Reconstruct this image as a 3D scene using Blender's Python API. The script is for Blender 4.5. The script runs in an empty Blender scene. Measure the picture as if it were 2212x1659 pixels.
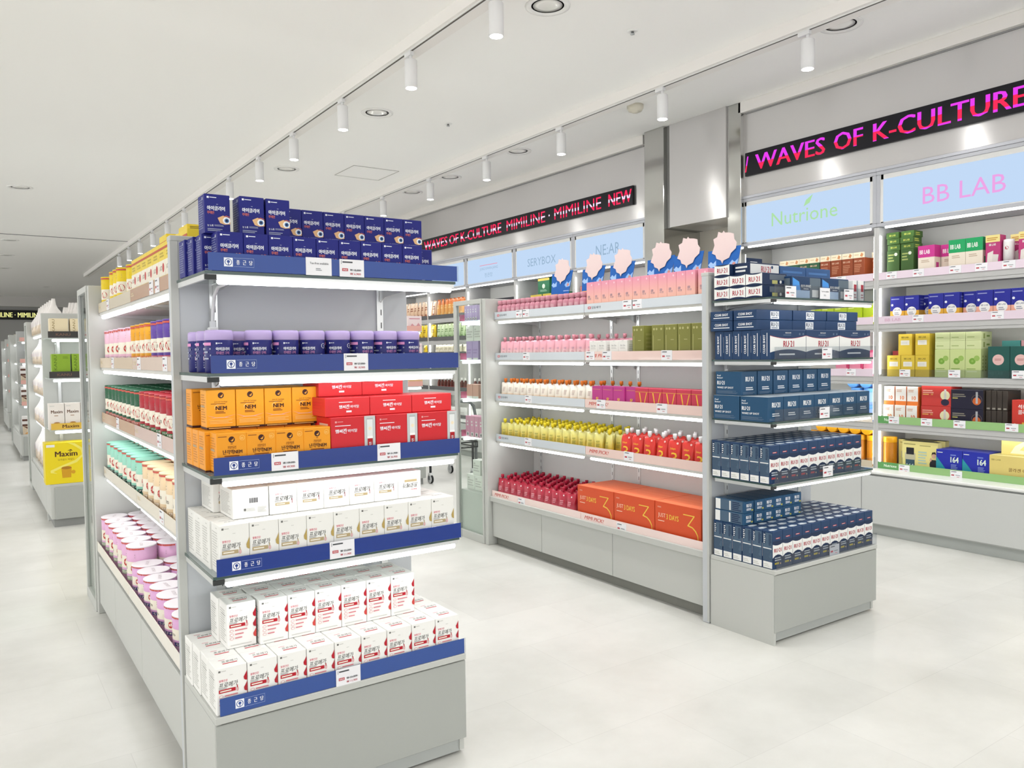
import bpy, math, random
from mathutils import Vector, Matrix
random.seed(7)
SC = bpy.context.scene
COL = SC.collection
PI = math.pi

# ------------------------------------------------------------------ camera, world, exposure
cam_d = bpy.data.cameras.new('camera')
cam_d.sensor_fit = 'HORIZONTAL'; cam_d.sensor_width = 36.0
cam_d.lens = 1710.2 / 2212 * 36.0
cam_d.clip_start = 0.05; cam_d.clip_end = 200
cam = bpy.data.objects.new('camera', cam_d); COL.objects.link(cam)
YAW, PITCH, ROLL = math.radians(34.5476), math.radians(-2.2536), math.radians(-0.7487)
fw = Vector((math.sin(YAW) * math.cos(PITCH), math.cos(YAW) * math.cos(PITCH), math.sin(PITCH)))
rt = Vector((math.cos(YAW), -math.sin(YAW), 0)); up = rt.cross(fw)
r2 = rt * math.cos(ROLL) + up * math.sin(ROLL); u2 = r2.cross(fw)
M = Matrix((r2, u2, -fw)).transposed().to_4x4(); M.translation = (0, 0, 1.45)
cam.matrix_world = M
SC.camera = cam
w = bpy.data.worlds.new('world'); SC.world = w; w.use_nodes = True
w.node_tree.nodes['Background'].inputs[0].default_value = (1.0, 0.993, 0.982, 1)
WORLD = 1.38
w.node_tree.nodes['Background'].inputs[1].default_value = WORLD
vs = SC.view_settings
vs.view_transform = 'Standard'; vs.look = 'None'; vs.gamma = 1.0; vs.use_curve_mapping = False
vs.exposure = 0.6
SC.cycles.use_denoising = True
SC.cycles.max_bounces = 8; SC.cycles.diffuse_bounces = 5; SC.cycles.glossy_bounces = 3
SC.cycles.transparent_max_bounces = 12; SC.cycles.transmission_bounces = 4
SC.cycles.caustics_reflective = False; SC.cycles.caustics_refractive = False
SC.cycles.sample_clamp_indirect = 6
SPOT_W, STRIP_E, SIGN_E = 35.0, 6.5, 0.62

# ------------------------------------------------------------------ materials
def lin(h):
    h = h.lstrip('#')
    out = []
    for i in (0, 2, 4):
        c = int(h[i:i+2], 16) / 255
        out.append(c / 12.92 if c <= 0.04045 else ((c + 0.055) / 1.055) ** 2.4)
    return (*out, 1.0)
_M = {}
def mat(h, rough=0.5, metal=0.0, spec=0.3, coat=0.0, emit=0.0):
    k = (h, rough, metal, spec, coat, emit)
    if k in _M: return _M[k]
    m = bpy.data.materials.new('paint_' + h.lstrip('#')); m.use_nodes = True
    b = m.node_tree.nodes['Principled BSDF']
    b.inputs['Base Color'].default_value = lin(h)
    b.inputs['Roughness'].default_value = rough
    b.inputs['Metallic'].default_value = metal
    b.inputs['Specular IOR Level'].default_value = spec
    b.inputs['Coat Weight'].default_value = coat
    if emit:
        b.inputs['Emission Color'].default_value = lin(h)
        b.inputs['Emission Strength'].default_value = emit
    m.diffuse_color = lin(h)
    _M[k] = m
    return m
def lamp_mat(name, h, e):
    m = bpy.data.materials.new(name); m.use_nodes = True
    nt = m.node_tree; nt.nodes.clear()
    o = nt.nodes.new('ShaderNodeOutputMaterial'); e_ = nt.nodes.new('ShaderNodeEmission')
    e_.inputs[0].default_value = lin(h); e_.inputs[1].default_value = e
    nt.links.new(e_.outputs[0], o.inputs[0])
    return m
def clear_mat(name, tint, gloss=0.12, rough=0.03):
    m = bpy.data.materials.new(name); m.use_nodes = True
    nt = m.node_tree; nt.nodes.clear()
    o = nt.nodes.new('ShaderNodeOutputMaterial'); t = nt.nodes.new('ShaderNodeBsdfTransparent')
    g = nt.nodes.new('ShaderNodeBsdfGlossy'); mx = nt.nodes.new('ShaderNodeMixShader'); lw = nt.nodes.new('ShaderNodeLayerWeight')
    ma = nt.nodes.new('ShaderNodeMath'); ma.operation = 'MULTIPLY_ADD'
    t.inputs[0].default_value = lin(tint); g.inputs['Roughness'].default_value = rough
    lw.inputs[0].default_value = 0.5
    pw = nt.nodes.new('ShaderNodeMath'); pw.operation = 'POWER'; pw.inputs[1].default_value = 5.0
    ma.inputs[1].default_value = 0.6; ma.inputs[2].default_value = gloss * 0.3
    nt.links.new(lw.outputs['Facing'], pw.inputs[0]); nt.links.new(pw.outputs[0], ma.inputs[0]); nt.links.new(ma.outputs[0], mx.inputs[0])
    nt.links.new(t.outputs[0], mx.inputs[1]); nt.links.new(g.outputs[0], mx.inputs[2]); nt.links.new(mx.outputs[0], o.inputs[0])
    return m
def ramp_mat(name, stops, rough=0.4, alpha_soft=0.0, trans=0.0):
    """print that runs from one colour to another up the height of the thing (generated z)"""
    m = bpy.data.materials.new(name); m.use_nodes = True
    nt = m.node_tree; b = nt.nodes['Principled BSDF']
    tc = nt.nodes.new('ShaderNodeTexCoord'); sp = nt.nodes.new('ShaderNodeSeparateXYZ'); r = nt.nodes.new('ShaderNodeValToRGB')
    nt.links.new(tc.outputs['Generated'], sp.inputs[0]); nt.links.new(sp.outputs['Z'], r.inputs[0])
    els = r.color_ramp.elements
    while len(els) < len(stops): els.new(0.5)
    for e, (p, c) in zip(els, stops): e.position = p; e.color = lin(c)
    nt.links.new(r.outputs[0], b.inputs['Base Color'])
    b.inputs['Roughness'].default_value = rough
    b.inputs['Subsurface Weight'].default_value = 0.0
    if trans:
        b.inputs['Transmission Weight'].default_value = trans
    return m

GREY = '#cfd0cc'
cab = mat('#bcbeba', 0.42)            # satin grey cabinet laminate
cab2 = mat('#a4a7a3', 0.45)
panel_grey = mat('#bcc0c4', 0.4)
dark_gap = mat('#3a3c3c', 0.7)
alu = mat('#d4d6d6', 0.3, 0.6)
steel = mat('#b9bcbe', 0.28, 0.9)
white = mat('#eeeeec', 0.45)
strip_m = lamp_mat('shelf_led_light', '#fbfdff', STRIP_E)
spot_m = lamp_mat('spot_face_light', '#fffdf6', 25.0)
glass = clear_mat('clear_glass', '#fafdfb', 0.06)
acryl = clear_mat('clear_acrylic', '#eef0f2', 0.15, 0.1)
glass_edge = mat('#2c4a46', 0.15, 0, 0.7)

# ------------------------------------------------------------------ text outlines
_T = {}
def glyphs(s, bold=0.0, shear=0.0):
    k = (s, bold, shear)
    if k in _T: return _T[k]
    cu = bpy.data.curves.new('lettering', 'FONT'); cu.body = s; cu.resolution_u = 2; cu.shear = shear
    o = bpy.data.objects.new('lettering', cu); COL.objects.link(o)
    dg = bpy.context.evaluated_depsgraph_get()
    me = bpy.data.meshes.new_from_object(o.evaluated_get(dg))
    v = [(p.co.x, p.co.y) for p in me.vertices]; f = [tuple(p.vertices) for p in me.polygons]
    lay = [0] * len(v)
    if bold > 0:                   # heavier strokes: the outline laid down twice or thrice, a hair apart
        n0 = len(v); v0, f0 = v, f; v, f, lay = [], [], []
        for k, dx in enumerate((-bold, bold) if bold <= 0.03 else (-bold, 0.0, bold)):
            v += [(a + dx, b) for a, b in v0]; lay += [k] * n0; f += [tuple(i + n0 * k for i in q) for q in f0]
    x0 = min(p[0] for p in v); x1 = max(p[0] for p in v); y0 = min(p[1] for p in v); y1 = max(p[1] for p in v)
    v = [((a - x0) / (x1 - x0), (b - y0) / max(y1 - y0, 1e-6), k * 0.00003) for (a, b), k in zip(v, lay)]
    bpy.data.objects.remove(o); bpy.data.curves.remove(cu); bpy.data.meshes.remove(me)
    _T[k] = (v, f, (x1 - x0) / max(y1 - y0, 1e-6))
    return _T[k]

# ------------------------------------------------------------------ mesh builder
class MB:
    def __init__(s): s.v = []; s.f = []; s.m = []; s.mats = []; s.sm = []
    def mi(s, m):
        if isinstance(m, str): m = mat(m)
        if m not in s.mats: s.mats.append(m)
        return s.mats.index(m)
    def add(s, vs, fs, m, smooth=False):
        b = len(s.v); i = s.mi(m); s.v.extend(vs)
        for f in fs: s.f.append(tuple(b + j for j in f)); s.m.append(i); s.sm.append(smooth)
        return s
    def box(s, x0, x1, y0, y1, z0, z1, m, c=0.0):
        if x0 > x1: x0, x1 = x1, x0
        if y0 > y1: y0, y1 = y1, y0
        if z0 > z1: z0, z1 = z1, z0
        if c <= 0:
            v = [(x, y, z) for z in (z0, z1) for y in (y0, y1) for x in (x0, x1)]
            return s.add(v, [(0, 2, 3, 1), (4, 5, 7, 6), (0, 1, 5, 4), (2, 6, 7, 3), (0, 4, 6, 2), (1, 3, 7, 5)], m)
        lo = (x0, y0, z0); hi = (x1, y1, z1); cc = [min(c, (hi[i] - lo[i]) * 0.45) for i in range(3)]
        v = []; ix = {}
        for sx in (0, 1):
            for sy in (0, 1):
                for sz in (0, 1):
                    for a in range(3):
                        p = []
                        for i, sg in enumerate((sx, sy, sz)):
                            p.append((hi if sg else lo)[i] + (0 if i == a else (-cc[i] if sg else cc[i])))
                        ix[(sx, sy, sz, a)] = len(v); v.append(tuple(p))
        ctr = Vector([(lo[i] + hi[i]) / 2 for i in range(3)])
        fs = []
        def sg(d): return tuple(d[i] for i in range(3))
        for a in range(3):
            b_, c_ = [i for i in range(3) if i != a]
            for q in (0, 1):
                r = []
                for e, g in ((0, 0), (1, 0), (1, 1), (0, 1)):
                    d = [0, 0, 0]; d[a] = q; d[b_] = e; d[c_] = g; r.append(ix[(*d, a)])
                fs.append(r)
        for a in range(3):
            b_, c_ = [i for i in range(3) if i != a]
            for e in (0, 1):
                for g in (0, 1):
                    d0 = [0, 0, 0]; d0[b_] = e; d0[c_] = g; d1 = list(d0); d1[a] = 1
                    fs.append([ix[(*d0, b_)], ix[(*d1, b_)], ix[(*d1, c_)], ix[(*d0, c_)]])
        for sx in (0, 1):
            for sy in (0, 1):
                for sz in (0, 1): fs.append([ix[(sx, sy, sz, a)] for a in range(3)])
        out = []
        for f in fs:
            p = [Vector(v[i]) for i in f]; n = (p[1] - p[0]).cross(p[2] - p[0])
            g = sum(p, Vector()) / len(p)
            out.append(tuple(f) if n.dot(g - ctr) >= 0 else tuple(reversed(f)))
        return s.add(v, out, m)
    def quad(s, a, b, c, d, m): return s.add([a, b, c, d], [(0, 1, 2, 3)], m)
    def lathe(s, prof, m, n=20, c=(0, 0, 0), axis='z', smooth=True, sx=1.0, sy=1.0):
        """prof: (radius, height) list; a list of materials per segment may be given"""
        v = []; fs = []
        for r, h in prof:
            for k in range(n):
                a = 2 * PI * k / n; p = (r * math.cos(a) * sx, r * math.sin(a) * sy, h)
                if axis == 'x': p = (p[2], p[0], p[1])
                elif axis == 'y': p = (p[0], -p[2], p[1])
                v.append((p[0] + c[0], p[1] + c[1], p[2] + c[2]))
        ms = m if isinstance(m, list) else [m] * (len(prof) - 1)
        for i in range(len(prof) - 1):
            seg = [(i * n + k, i * n + (k + 1) % n, (i + 1) * n + (k + 1) % n, (i + 1) * n + k) for k in range(n)]
            fs.append((seg, ms[i]))
        b = len(s.v); s.v.extend(v)
        for seg, mm in fs:
            j = s.mi(mm)
            for f in seg: s.f.append(tuple(b + q for q in f)); s.m.append(j); s.sm.append(smooth)
        for i, mm, rev in ((0, ms[0], True), (len(prof) - 1, ms[-1], False)):
            if prof[i][0] > 1e-5:
                f = [b + i * n + k for k in range(n)]
                s.f.append(tuple(reversed(f) if rev else f)); s.m.append(s.mi(mm)); s.sm.append(False)
        return s
    def tube(s, pts, r, m, n=8):
        pts = [Vector(p) for p in pts]; v = []; fs = []
        for i, p in enumerate(pts):
            t = (pts[min(i + 1, len(pts) - 1)] - pts[max(i - 1, 0)]).normalized()
            a = t.orthogonal().normalized() if i == 0 else (a - t * a.dot(t)).normalized()
            b = t.cross(a)
            for k in range(n):
                g = 2 * PI * k / n; v.append(tuple(p + (a * math.cos(g) + b * math.sin(g)) * r))
        for i in range(len(pts) - 1):
            for k in range(n): fs.append((i * n + k, i * n + (k + 1) % n, (i + 1) * n + (k + 1) % n, (i + 1) * n + k))
        fs.append(tuple(reversed(range(n)))); fs.append(tuple((len(pts) - 1) * n + k for k in range(n)))
        return s.add(v, fs, m, True)
    def decal(s, decals, fmap, wm=1.0, hm=1.0, k0=0):
        """flat print on a face. fmap(u, v, e) -> point; u, v in 0..1; wm, hm the face size in metres"""
        for k, d in enumerate(decals):
            e = 0.0003 + 0.0001 * (k + k0); t = d[0]
            if t == 'r':
                _, a, b, c, g, m = d[:6]; n = d[6] if len(d) > 6 else 1
                v = []; fs = []
                for i in range(n + 1):
                    u = a + (c - a) * i / n; v += [fmap(u, b, e), fmap(u, g, e)]
                for i in range(n): fs.append((2 * i, 2 * i + 2, 2 * i + 3, 2 * i + 1))
                s.add(v, fs, m)
            elif t == 'p':
                s.add([fmap(a, b, e) for a, b in d[1]], [tuple(range(len(d[1])))], d[2])
            elif t == 'e':
                _, a, b, r, m = d[:5]; n = 20; ry = d[5] if len(d) > 5 else r
                s.add([fmap(a + r / wm * math.cos(2 * PI * i / n), b + ry / hm * math.sin(2 * PI * i / n), e) for i in range(n)], [tuple(range(n))], m)
            elif t == 't':
                _, tx, a, b, c, g, m = d[:7]; bold = d[7] if len(d) > 7 else 0.0; sh = d[8] if len(d) > 8 else 0.0
                v, f, _a = glyphs(tx, bold, sh)
                s.add([fmap(a + (c - a) * p, b + (g - b) * q, e + k_) for p, q, k_ in v], f, m)
            elif t == 'v':      # text running upwards
                _, tx, a, b, c, g, m = d[:7]; bold = d[7] if len(d) > 7 else 0.0
                v, f, _a = glyphs(tx, bold, 0.0)
                s.add([fmap(c + (a - c) * q, b + (g - b) * p, e + k_) for p, q, k_ in v], f, m)
            elif t == 'l':      # rows of print too small to read
                _, a, b, c, g, n, m = d[:7]; rg = random.Random(int(a * 999) + n)
                for i in range(n):
                    h = (g - b) / n; y = b + h * (i + 0.25); x1 = c - (c - a) * rg.uniform(0, 0.35)
                    s.add([fmap(a, y, e), fmap(x1, y, e), fmap(x1, y + h * 0.5, e), fmap(a, y + h * 0.5, e)], [(0, 1, 2, 3)], m)
        return s
    def mesh(s, name):
        me = bpy.data.meshes.new(name); me.from_pydata(s.v, [], s.f)
        for m in s.mats: me.materials.append(m)
        me.polygons.foreach_set('material_index', s.m); me.polygons.foreach_set('use_smooth', s.sm)
        me.update(); return me
    def build(s, name, parent=None, loc=(0, 0, 0), rz=0.0):
        o = bpy.data.objects.new(name, s.mesh(name)); COL.objects.link(o)
        o.location = loc; o.rotation_euler = (0, 0, rz)
        if parent: o.parent = parent
        return o
def tag(o, label=None, cat=None, group=None, kind=None):
    if label: o['label'] = label
    if cat: o['category'] = cat
    if group: o['group'] = group
    if kind: o['kind'] = kind
    return o
def thing(name, label, cat, loc=(0, 0, 0), rz=0.0, group=None):
    o = bpy.data.objects.new(name, None); COL.objects.link(o); o.empty_display_size = 0.05
    o.location = loc; o.rotation_euler = (0, 0, rz)
    return tag(o, label, cat, group)
def bx(name, parent, x0, x1, y0, y1, z0, z1, m, c=0.0): return MB().box(x0, x1, y0, y1, z0, z1, m, c).build(name, parent)
def copy_tree(o, parent=None):
    c = o.copy(); COL.objects.link(c)
    if parent: c.parent = parent
    for ch in list(o.children): copy_tree(ch, c)
    return c
ORD = 'zeroth first second third fourth fifth sixth seventh eighth ninth tenth eleventh twelfth thirteenth fourteenth fifteenth sixteenth seventeenth eighteenth nineteenth twentieth'.split()
def nth(n): return ORD[n] if n <= 20 else 'twenty-' + ORD[n - 20]

# a kind of product: prototype, category, group
KIND = {}
def kind(key, o, cat, group): KIND[key] = [o, cat, group, False]
def place(key, x, y, z, rz, label, group=None):
    k = KIND[key]
    if k[3]: o = copy_tree(k[0])
    else: o = k[0]; k[3] = True
    o.location = (x, y, z); o.rotation_euler = (0, 0, rz)
    tag(o, label, k[1], group or k[2])
    return o
AISLE = -PI / 2       # things on the long runs and the wall face the aisle (towards -x)

def carton(key, name, cat, group, w, d, h, base, front=(), left=(), top=(), right=(), c=0.0015):
    b = MB(); base = mat(base) if isinstance(base, str) else base
    b.box(-w / 2, w / 2, 0, d, 0, h, base, c)
    b.decal(front, lambda u, v, e: (-w / 2 + u * w, -e, v * h), w, h)
    b.decal(left, lambda u, v, e: (-w / 2 - e, d * (1 - u), v * h), d, h)
    b.decal(right, lambda u, v, e: (w / 2 + e, d * u, v * h), d, h)
    b.decal(top, lambda u, v, e: (-w / 2 + u * w, v * d, h + e), w, d)
    kind(key, b.build(name, None, (0, 0, -50)), cat, group)
def canister(key, name, cat, group, r, h, prof_m, wrap=(), lid=None, lidname='lid', n=24, lidtop=()):
    """round tub; wrap prints in metres of arc (u) about the facing line, v 0..1"""
    b = MB(); z0 = 0.0
    segs, ms = prof_m
    b.lathe([(r * a, h * q) for a, q in segs], ms, n)
    L = 2 * r
    def fm(u, v, e):
        a = (u - 0.5) * L / r; R = r + e
        return (R * math.sin(a), -R * math.cos(a), v * h)
    b.decal(wrap, fm, L, h)
    o = b.build(name, None, (0, 0, -50))
    if lid:
        l = MB(); segs, ms = lid
        l.lathe([(r * a, h * q) for a, q in segs], ms, n)
        if lidtop:
            zt = h * segs[-1][1]
            l.decal(lidtop, lambda u, v, e: ((u - 0.5) * 2 * r, (v - 0.5) * 2 * r, zt + e), 2 * r, 2 * r)
        l.build(lidname, o)
    kind(key, o, cat, group)
def pouch(key, name, cat, group, w, t, h, m, cap_m, front=(), cap_h=0.03, cap_r=0.012, seed=1, shoulder=0.93):
    """stand-up pouch with a spout: full gusset at the foot, pinched flat at the top, crinkled foil"""
    rg = random.Random(seed); b = MB(); n = 20; rows = 9; H = h - cap_h
    v = []
    for i in range(rows + 1):
        q = i / rows; th = t / 2 * (1 - q ** 2.6) + 0.0015
        ww = w / 2 * (1.0 - 0.05 * math.sin(q * PI)) * (1 if q < 0.86 else 1 - (q - 0.86) * (1 - shoulder) / 0.14)
        for k in range(n):
            a = 2 * PI * k / n; ca, sa = math.cos(a), math.sin(a)
            x = ww * math.copysign(abs(ca) ** 0.75, ca); y = th * math.copysign(abs(sa) ** 0.9, sa)
            if 0 < i < rows: y += rg.uniform(-1, 1) * 0.0022 * (1 if abs(sa) > 0.2 else 0.2); x += rg.uniform(-1, 1) * 0.0008
            v.append((x, y, q * H))
    fs = [(i * n + k, i * n + (k + 1) % n, (i + 1) * n + (k + 1) % n, (i + 1) * n + k) for i in range(rows) for k in range(n)]
    fs += [tuple(reversed(range(n))), tuple(rows * n + k for k in range(n))]
    b.add(v, fs, m, True)
    def fm(u, q, e):
        th = t / 2 * (1 - q ** 2.6) + 0.0045
        xx = (u - 0.5) * w
        return (xx, -th * (1 - min(1, abs(xx) / (w / 2)) ** 2.5) ** 0.5 - e - 0.0008, q * H)
    b.decal(front, fm, w, H)
    o = b.build(name, None, (0, 0, -50))
    c = MB().lathe([(cap_r * 0.6, H - 0.002), (cap_r * 0.6, H + 0.006), (cap_r * 1.05, H + 0.0065), (cap_r, h - 0.002), (cap_r * 0.9, h)], cap_m, 12)
    c.build('cap', o)
    kind(key, o, cat, group)

# ------------------------------------------------------------------ the room
def floor_mat():
    m = bpy.data.materials.new('pale_vinyl_floor'); m.use_nodes = True
    nt = m.node_tree; b = nt.nodes['Principled BSDF']; L = nt.links.new
    tc = nt.nodes.new('ShaderNodeTexCoord'); mp = nt.nodes.new('ShaderNodeMapping'); mp.inputs['Scale'].default_value = (1, 1, 1)
    br = nt.nodes.new('ShaderNodeTexBrick'); br.offset = 0.5; br.inputs['Scale'].default_value = 1.0
    br.inputs['Brick Width'].default_value = 0.9; br.inputs['Row Height'].default_value = 0.45; br.inputs['Mortar Size'].default_value = 0.0012
    br.inputs['Color1'].default_value = lin('#dadad6'); br.inputs['Color2'].default_value = lin('#d3d3cf'); br.inputs['Mortar'].default_value = lin('#cacac6')
    n1 = nt.nodes.new('ShaderNodeTexNoise'); n1.inputs['Scale'].default_value = 1.3; n1.inputs['Detail'].default_value = 6; n1.inputs['Roughness'].default_value = 0.62
    cr = nt.nodes.new('ShaderNodeValToRGB'); cr.color_ramp.elements[0].position = 0.35; cr.color_ramp.elements[0].color = lin('#d7d7d3'); cr.color_ramp.elements[1].position = 0.62; cr.color_ramp.elements[1].color = lin('#ffffff')
    mx = nt.nodes.new('ShaderNodeMix'); mx.data_type = 'RGBA'; mx.blend_type = 'MULTIPLY'; mx.inputs['Factor'].default_value = 0.45
    L(tc.outputs['Object'], mp.inputs[0]); L(mp.outputs[0], br.inputs[0]); L(mp.outputs[0], n1.inputs[0]); L(n1.outputs[0], cr.inputs[0])
    L(br.outputs['Color'], mx.inputs['A']); L(cr.outputs[0], mx.inputs['B']); L(mx.outputs['Result'], b.inputs['Base Color'])
    b.inputs['Roughness'].default_value = 0.34; b.inputs['Specular IOR Level'].default_value = 0.4
    return m
def metal_wall_mat():
    m = bpy.data.materials.new('brushed_metal_panel'); m.use_nodes = True
    nt = m.node_tree; b = nt.nodes['Principled BSDF']; L = nt.links.new
    b.inputs['Base Color'].default_value = lin('#cfcdcc'); b.inputs['Metallic'].default_value = 0.8; b.inputs['Roughness'].default_value = 0.31
    b.inputs['Anisotropic'].default_value = 1.0
    tc = nt.nodes.new('ShaderNodeTexCoord'); n = nt.nodes.new('ShaderNodeTexNoise'); n.inputs['Scale'].default_value = 1.1; n.inputs['Detail'].default_value = 0
    bp = nt.nodes.new('ShaderNodeBump'); bp.inputs['Strength'].default_value = 0.25; bp.inputs['Distance'].default_value = 0.06
    tg = nt.nodes.new('ShaderNodeTangent'); tg.direction_type = 'RADIAL'; tg.axis = 'Z'
    b.inputs['Anisotropic Rotation'].default_value = 0.25
    L(tc.outputs['Object'], n.inputs[0]); L(n.outputs[0], bp.inputs['Height']); L(bp.outputs[0], b.inputs['Normal']); L(tg.outputs[0], b.inputs['Tangent'])
    return m
metal_wall = metal_wall_mat()
mirror_steel = mat('#cfcfcc', 0.12, 1.0)
ceil_m = mat('#fbfaf8', 0.85, 0, 0.2)
CZ = 3.71
def struct(name, b): return tag(b.build(name), kind='structure')
struct('floor', MB().box(-9, 6.6, -6, 34.2, -0.1, 0, floor_mat()))
struct('ceiling', MB().box(-9, 6.6, -6, 34.2, CZ, CZ + 0.1, ceil_m).box(-9, 2.66, 16.95, 17.0, CZ - 0.004, CZ, '#77757a'))
struct('wall_right', MB().box(6.42, 6.6, -6, 34, 0, CZ, '#e4e2dc'))
struct('wall_back', MB().box(-9, 6.42, 34, 34.2, 0, CZ, '#a9a9a7'))
# dropped ribs that carry the lighting tracks
struct('trim_1', MB().box(2.66, 2.80, -6, 24, 3.625, CZ, '#efece8'))
struct('trim_2', MB().box(4.75, 4.90, -6, 24, 3.625, CZ, '#efece8'))
# metal header above the wall bays, its moulding, and the mirrored pilasters
struct('trim_3', MB().box(5.95, 6.42, 0.6, 4.83, 2.86, 3.61, metal_wall).box(5.94, 5.955, 0.6, 4.81, 3.60, 3.613, '#8f8f8f'))
struct('trim_4', MB().box(5.95, 6.42, 6.13, 20, 2.86, 3.61, metal_wall).box(5.94, 5.955, 6.13, 20, 3.60, 3.613, '#8f8f8f'))
struct('trim_5', MB().box(5.90, 6.42, 0.6, 4.86, 3.613, CZ, '#e6e3df', 0.004))
struct('trim_6', MB().box(5.90, 6.42, 6.1, 20, 3.613, CZ, '#e6e3df', 0.004))
struct('trim_7', MB().box(5.85, 6.42, 5.755, 6.03, 0, CZ, mirror_steel, 0.004))
struct('trim_8', MB().box(5.90, 6.42, 4.83, 4.985, 0, CZ, mirror_steel, 0.004))
struct('trim_9', MB().box(5.88, 6.42, 4.985, 5.70, 2.69, CZ, metal_wall).box(5.90, 6.42, 5.70, 5.755, 2.69, CZ, '#8d8d8a'))
struct('trim_10', MB().box(6.38, 6.42, 4.985, 5.755, 0, 2.69, '#d8d2c4'))
# far end: dark rail of lamps and beam in front of the back wall
struct('trim_11', MB().box(-9, 5.9, 33.6, 34, 3.35, CZ, '#c9c7c4'))
fg = thing('led_sign', 'far black LED sign with pale yellow lettering on the back wall', 'sign', (0.6, 33.98, 3.05))
bx('housing', fg, -4, 1.9, -0.06, 0, -0.16, 0.18, mat('#141412', 0.4))
yl = lamp_mat('yellow_led', '#f1f09a', 0.66)
MB().decal([('t', 'MIMILINE · MIMILINE', 0, 0.0, 1, 1, yl, 0.03)], lambda u, v, e: (0.12 + u * 1.6, -0.062 - e, -0.075 + v * 0.17)).build('lettering', fg)

# ------------------------------------------------------------------ ceiling fittings
head_m = mat('#e7e7e8', 0.4)
def spot(x, y, label, power=1.0, cone=145):
    t = thing('track_spotlight', label, 'spotlight', (x, y, 3.36), 0, 'track spotlights')
    MB().lathe([(0.040, 0), (0.045, 0.004), (0.045, 0.195), (0.040, 0.2)], head_m, 20).build('lamp_head', t)
    MB().lathe([(0.0, -0.0015), (0.039, -0.0012), (0.039, 0.002)], spot_m, 20).build('lens', t)
    MB().lathe([(0.011, 0.2), (0.011, 0.235)], head_m, 10).box(-0.018, 0.018, -0.02, 0.07, 0.232, 0.262, head_m, 0.004).build('track_adapter', t)
    l = bpy.data.lights.new('spot_light', 'SPOT'); l.energy = SPOT_W * power; l.spot_size = math.radians(cone); l.spot_blend = 0.9; l.shadow_soft_size = 0.06; l.color = (1.0, 0.985, 0.96)
    lo = bpy.data.objects.new('spot_light', l); COL.objects.link(lo); lo.parent = t; lo.location = (0, 0, -0.01)
for j, (x, ys, nm) in enumerate(((2.70, [0.6, 1.8, 2.95, 4.04, 5.15, 6.40, 7.62, 8.72, 9.90, 11.1, 12.3, 13.5, 14.7, 15.9, 17.1, 18.3], 'middle track'),
                                 (4.80, [0.7, 2.03, 3.36, 4.73, 6.08, 7.41, 8.70, 10.04, 11.4, 12.7, 14.0, 15.3], 'track beside the wall'),
                                 (-0.95, [1.2, 2.6, 4.0, 5.4, 6.8, 8.2, 9.6], 'unseen added track beyond the open aisle'))):  # last track is unseen, added to light the left floor and near run
    vis = [y for y in ys if y > (4, 3, 99)[j]]
    for y in ys:
        if y in vis: lab = f'white cylinder spotlight hanging from {nm}, {nth(vis.index(y) + 1)} from the near end'
        else: lab = f'white cylinder spotlight on {nm}, {nth(len(ys) - len(vis) - ys.index(y))} out of view'
        spot(x, y, lab, (1.0, 1.0, 0.8)[j], (145, 172, 145)[j])
    t = thing('lighting_track', f'thin white lighting track, {nm}, with dark slot', 'lighting track', (x, 9, 3.625), 0, 'lighting tracks')
    MB().box(-0.018, 0.018, -14, 14.5, -0.004, 0, '#eeeeec').box(-0.007, 0.007, -14, 14.5, -0.0048, -0.002, '#5c5650').build('rail', t)
def downlight(x, y, label):
    t = thing('recessed_downlight', label, 'downlight', (x, y, CZ), 0, 'recessed downlights')
    MB().lathe([(0.150, 0), (0.148, -0.008), (0.125, -0.010), (0.108, -0.002)], '#f2f1ef', 28).build('trim_ring', t)
    MB().lathe([(0.108, -0.002), (0.100, -0.0005)], mat('#c9c7c0', 0.4), 28).build('reflector', t)
    MB().lathe([(0.0, -0.006), (0.06, -0.0055), (0.097, -0.002)], mat('#f7f6f2', 0.06, 0, 0.9), 28).build('lens', t)
for n, (x, y) in enumerate([(3.20, 4.18), (3.24, 6.87), (3.27, 9.5)]): downlight(x, y, f'round recessed downlight between the two tracks, {nth(n + 1)} from the near end')
for n, (x, y) in enumerate([(5.10, 3.31), (5.17, 7.33), (5.18, 8.86), (5.2, 9.95)]): downlight(x, y, f'round recessed downlight beside the wall, {nth(n + 1)} from the near end')
for n, (x, y) in enumerate([(0.66, 12.3), (0.76, 17.8), (0.8, 20.4), (0.86, 23.3), (2.15, 28.8)]): downlight(x, y, f'round recessed downlight over the open aisle, {nth(n + 1)} from the near end')
t = thing('smoke_detector', 'round cream smoke detector on the ceiling by the wall track', 'smoke detector', (5.14, 5.41, CZ))
MB().lathe([(0.075, 0), (0.075, -0.03), (0.062, -0.055), (0.035, -0.058), (0.033, -0.068), (0.0, -0.07)], '#ddd8c8', 24).build('housing', t)
for (x, y), s in (((3.95, 4.18), 'nearer'), ((3.98, 6.83), 'farther')):
    t = thing('fire_sprinkler', f'tiny chrome sprinkler head in the ceiling between tracks, {s} one', 'sprinkler', (x, y, CZ), 0, 'ceiling sprinklers')
    MB().lathe([(0.04, 0), (0.038, -0.004), (0.018, -0.005)], white, 18).build('escutcheon', t)
    MB().lathe([(0.011, -0.004), (0.011, -0.02), (0.016, -0.021), (0.016, -0.025), (0, -0.026)], steel, 12).build('sprinkler_head', t)
t = thing('ceiling_hatch', 'flat square access hatch in the white ceiling', 'access hatch', (4.18, 9.2, CZ))
MB().box(-0.29, 0.29, -0.29, 0.29, -0.003, 0, ceil_m).build('hatch_panel', t)
b = MB()
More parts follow.
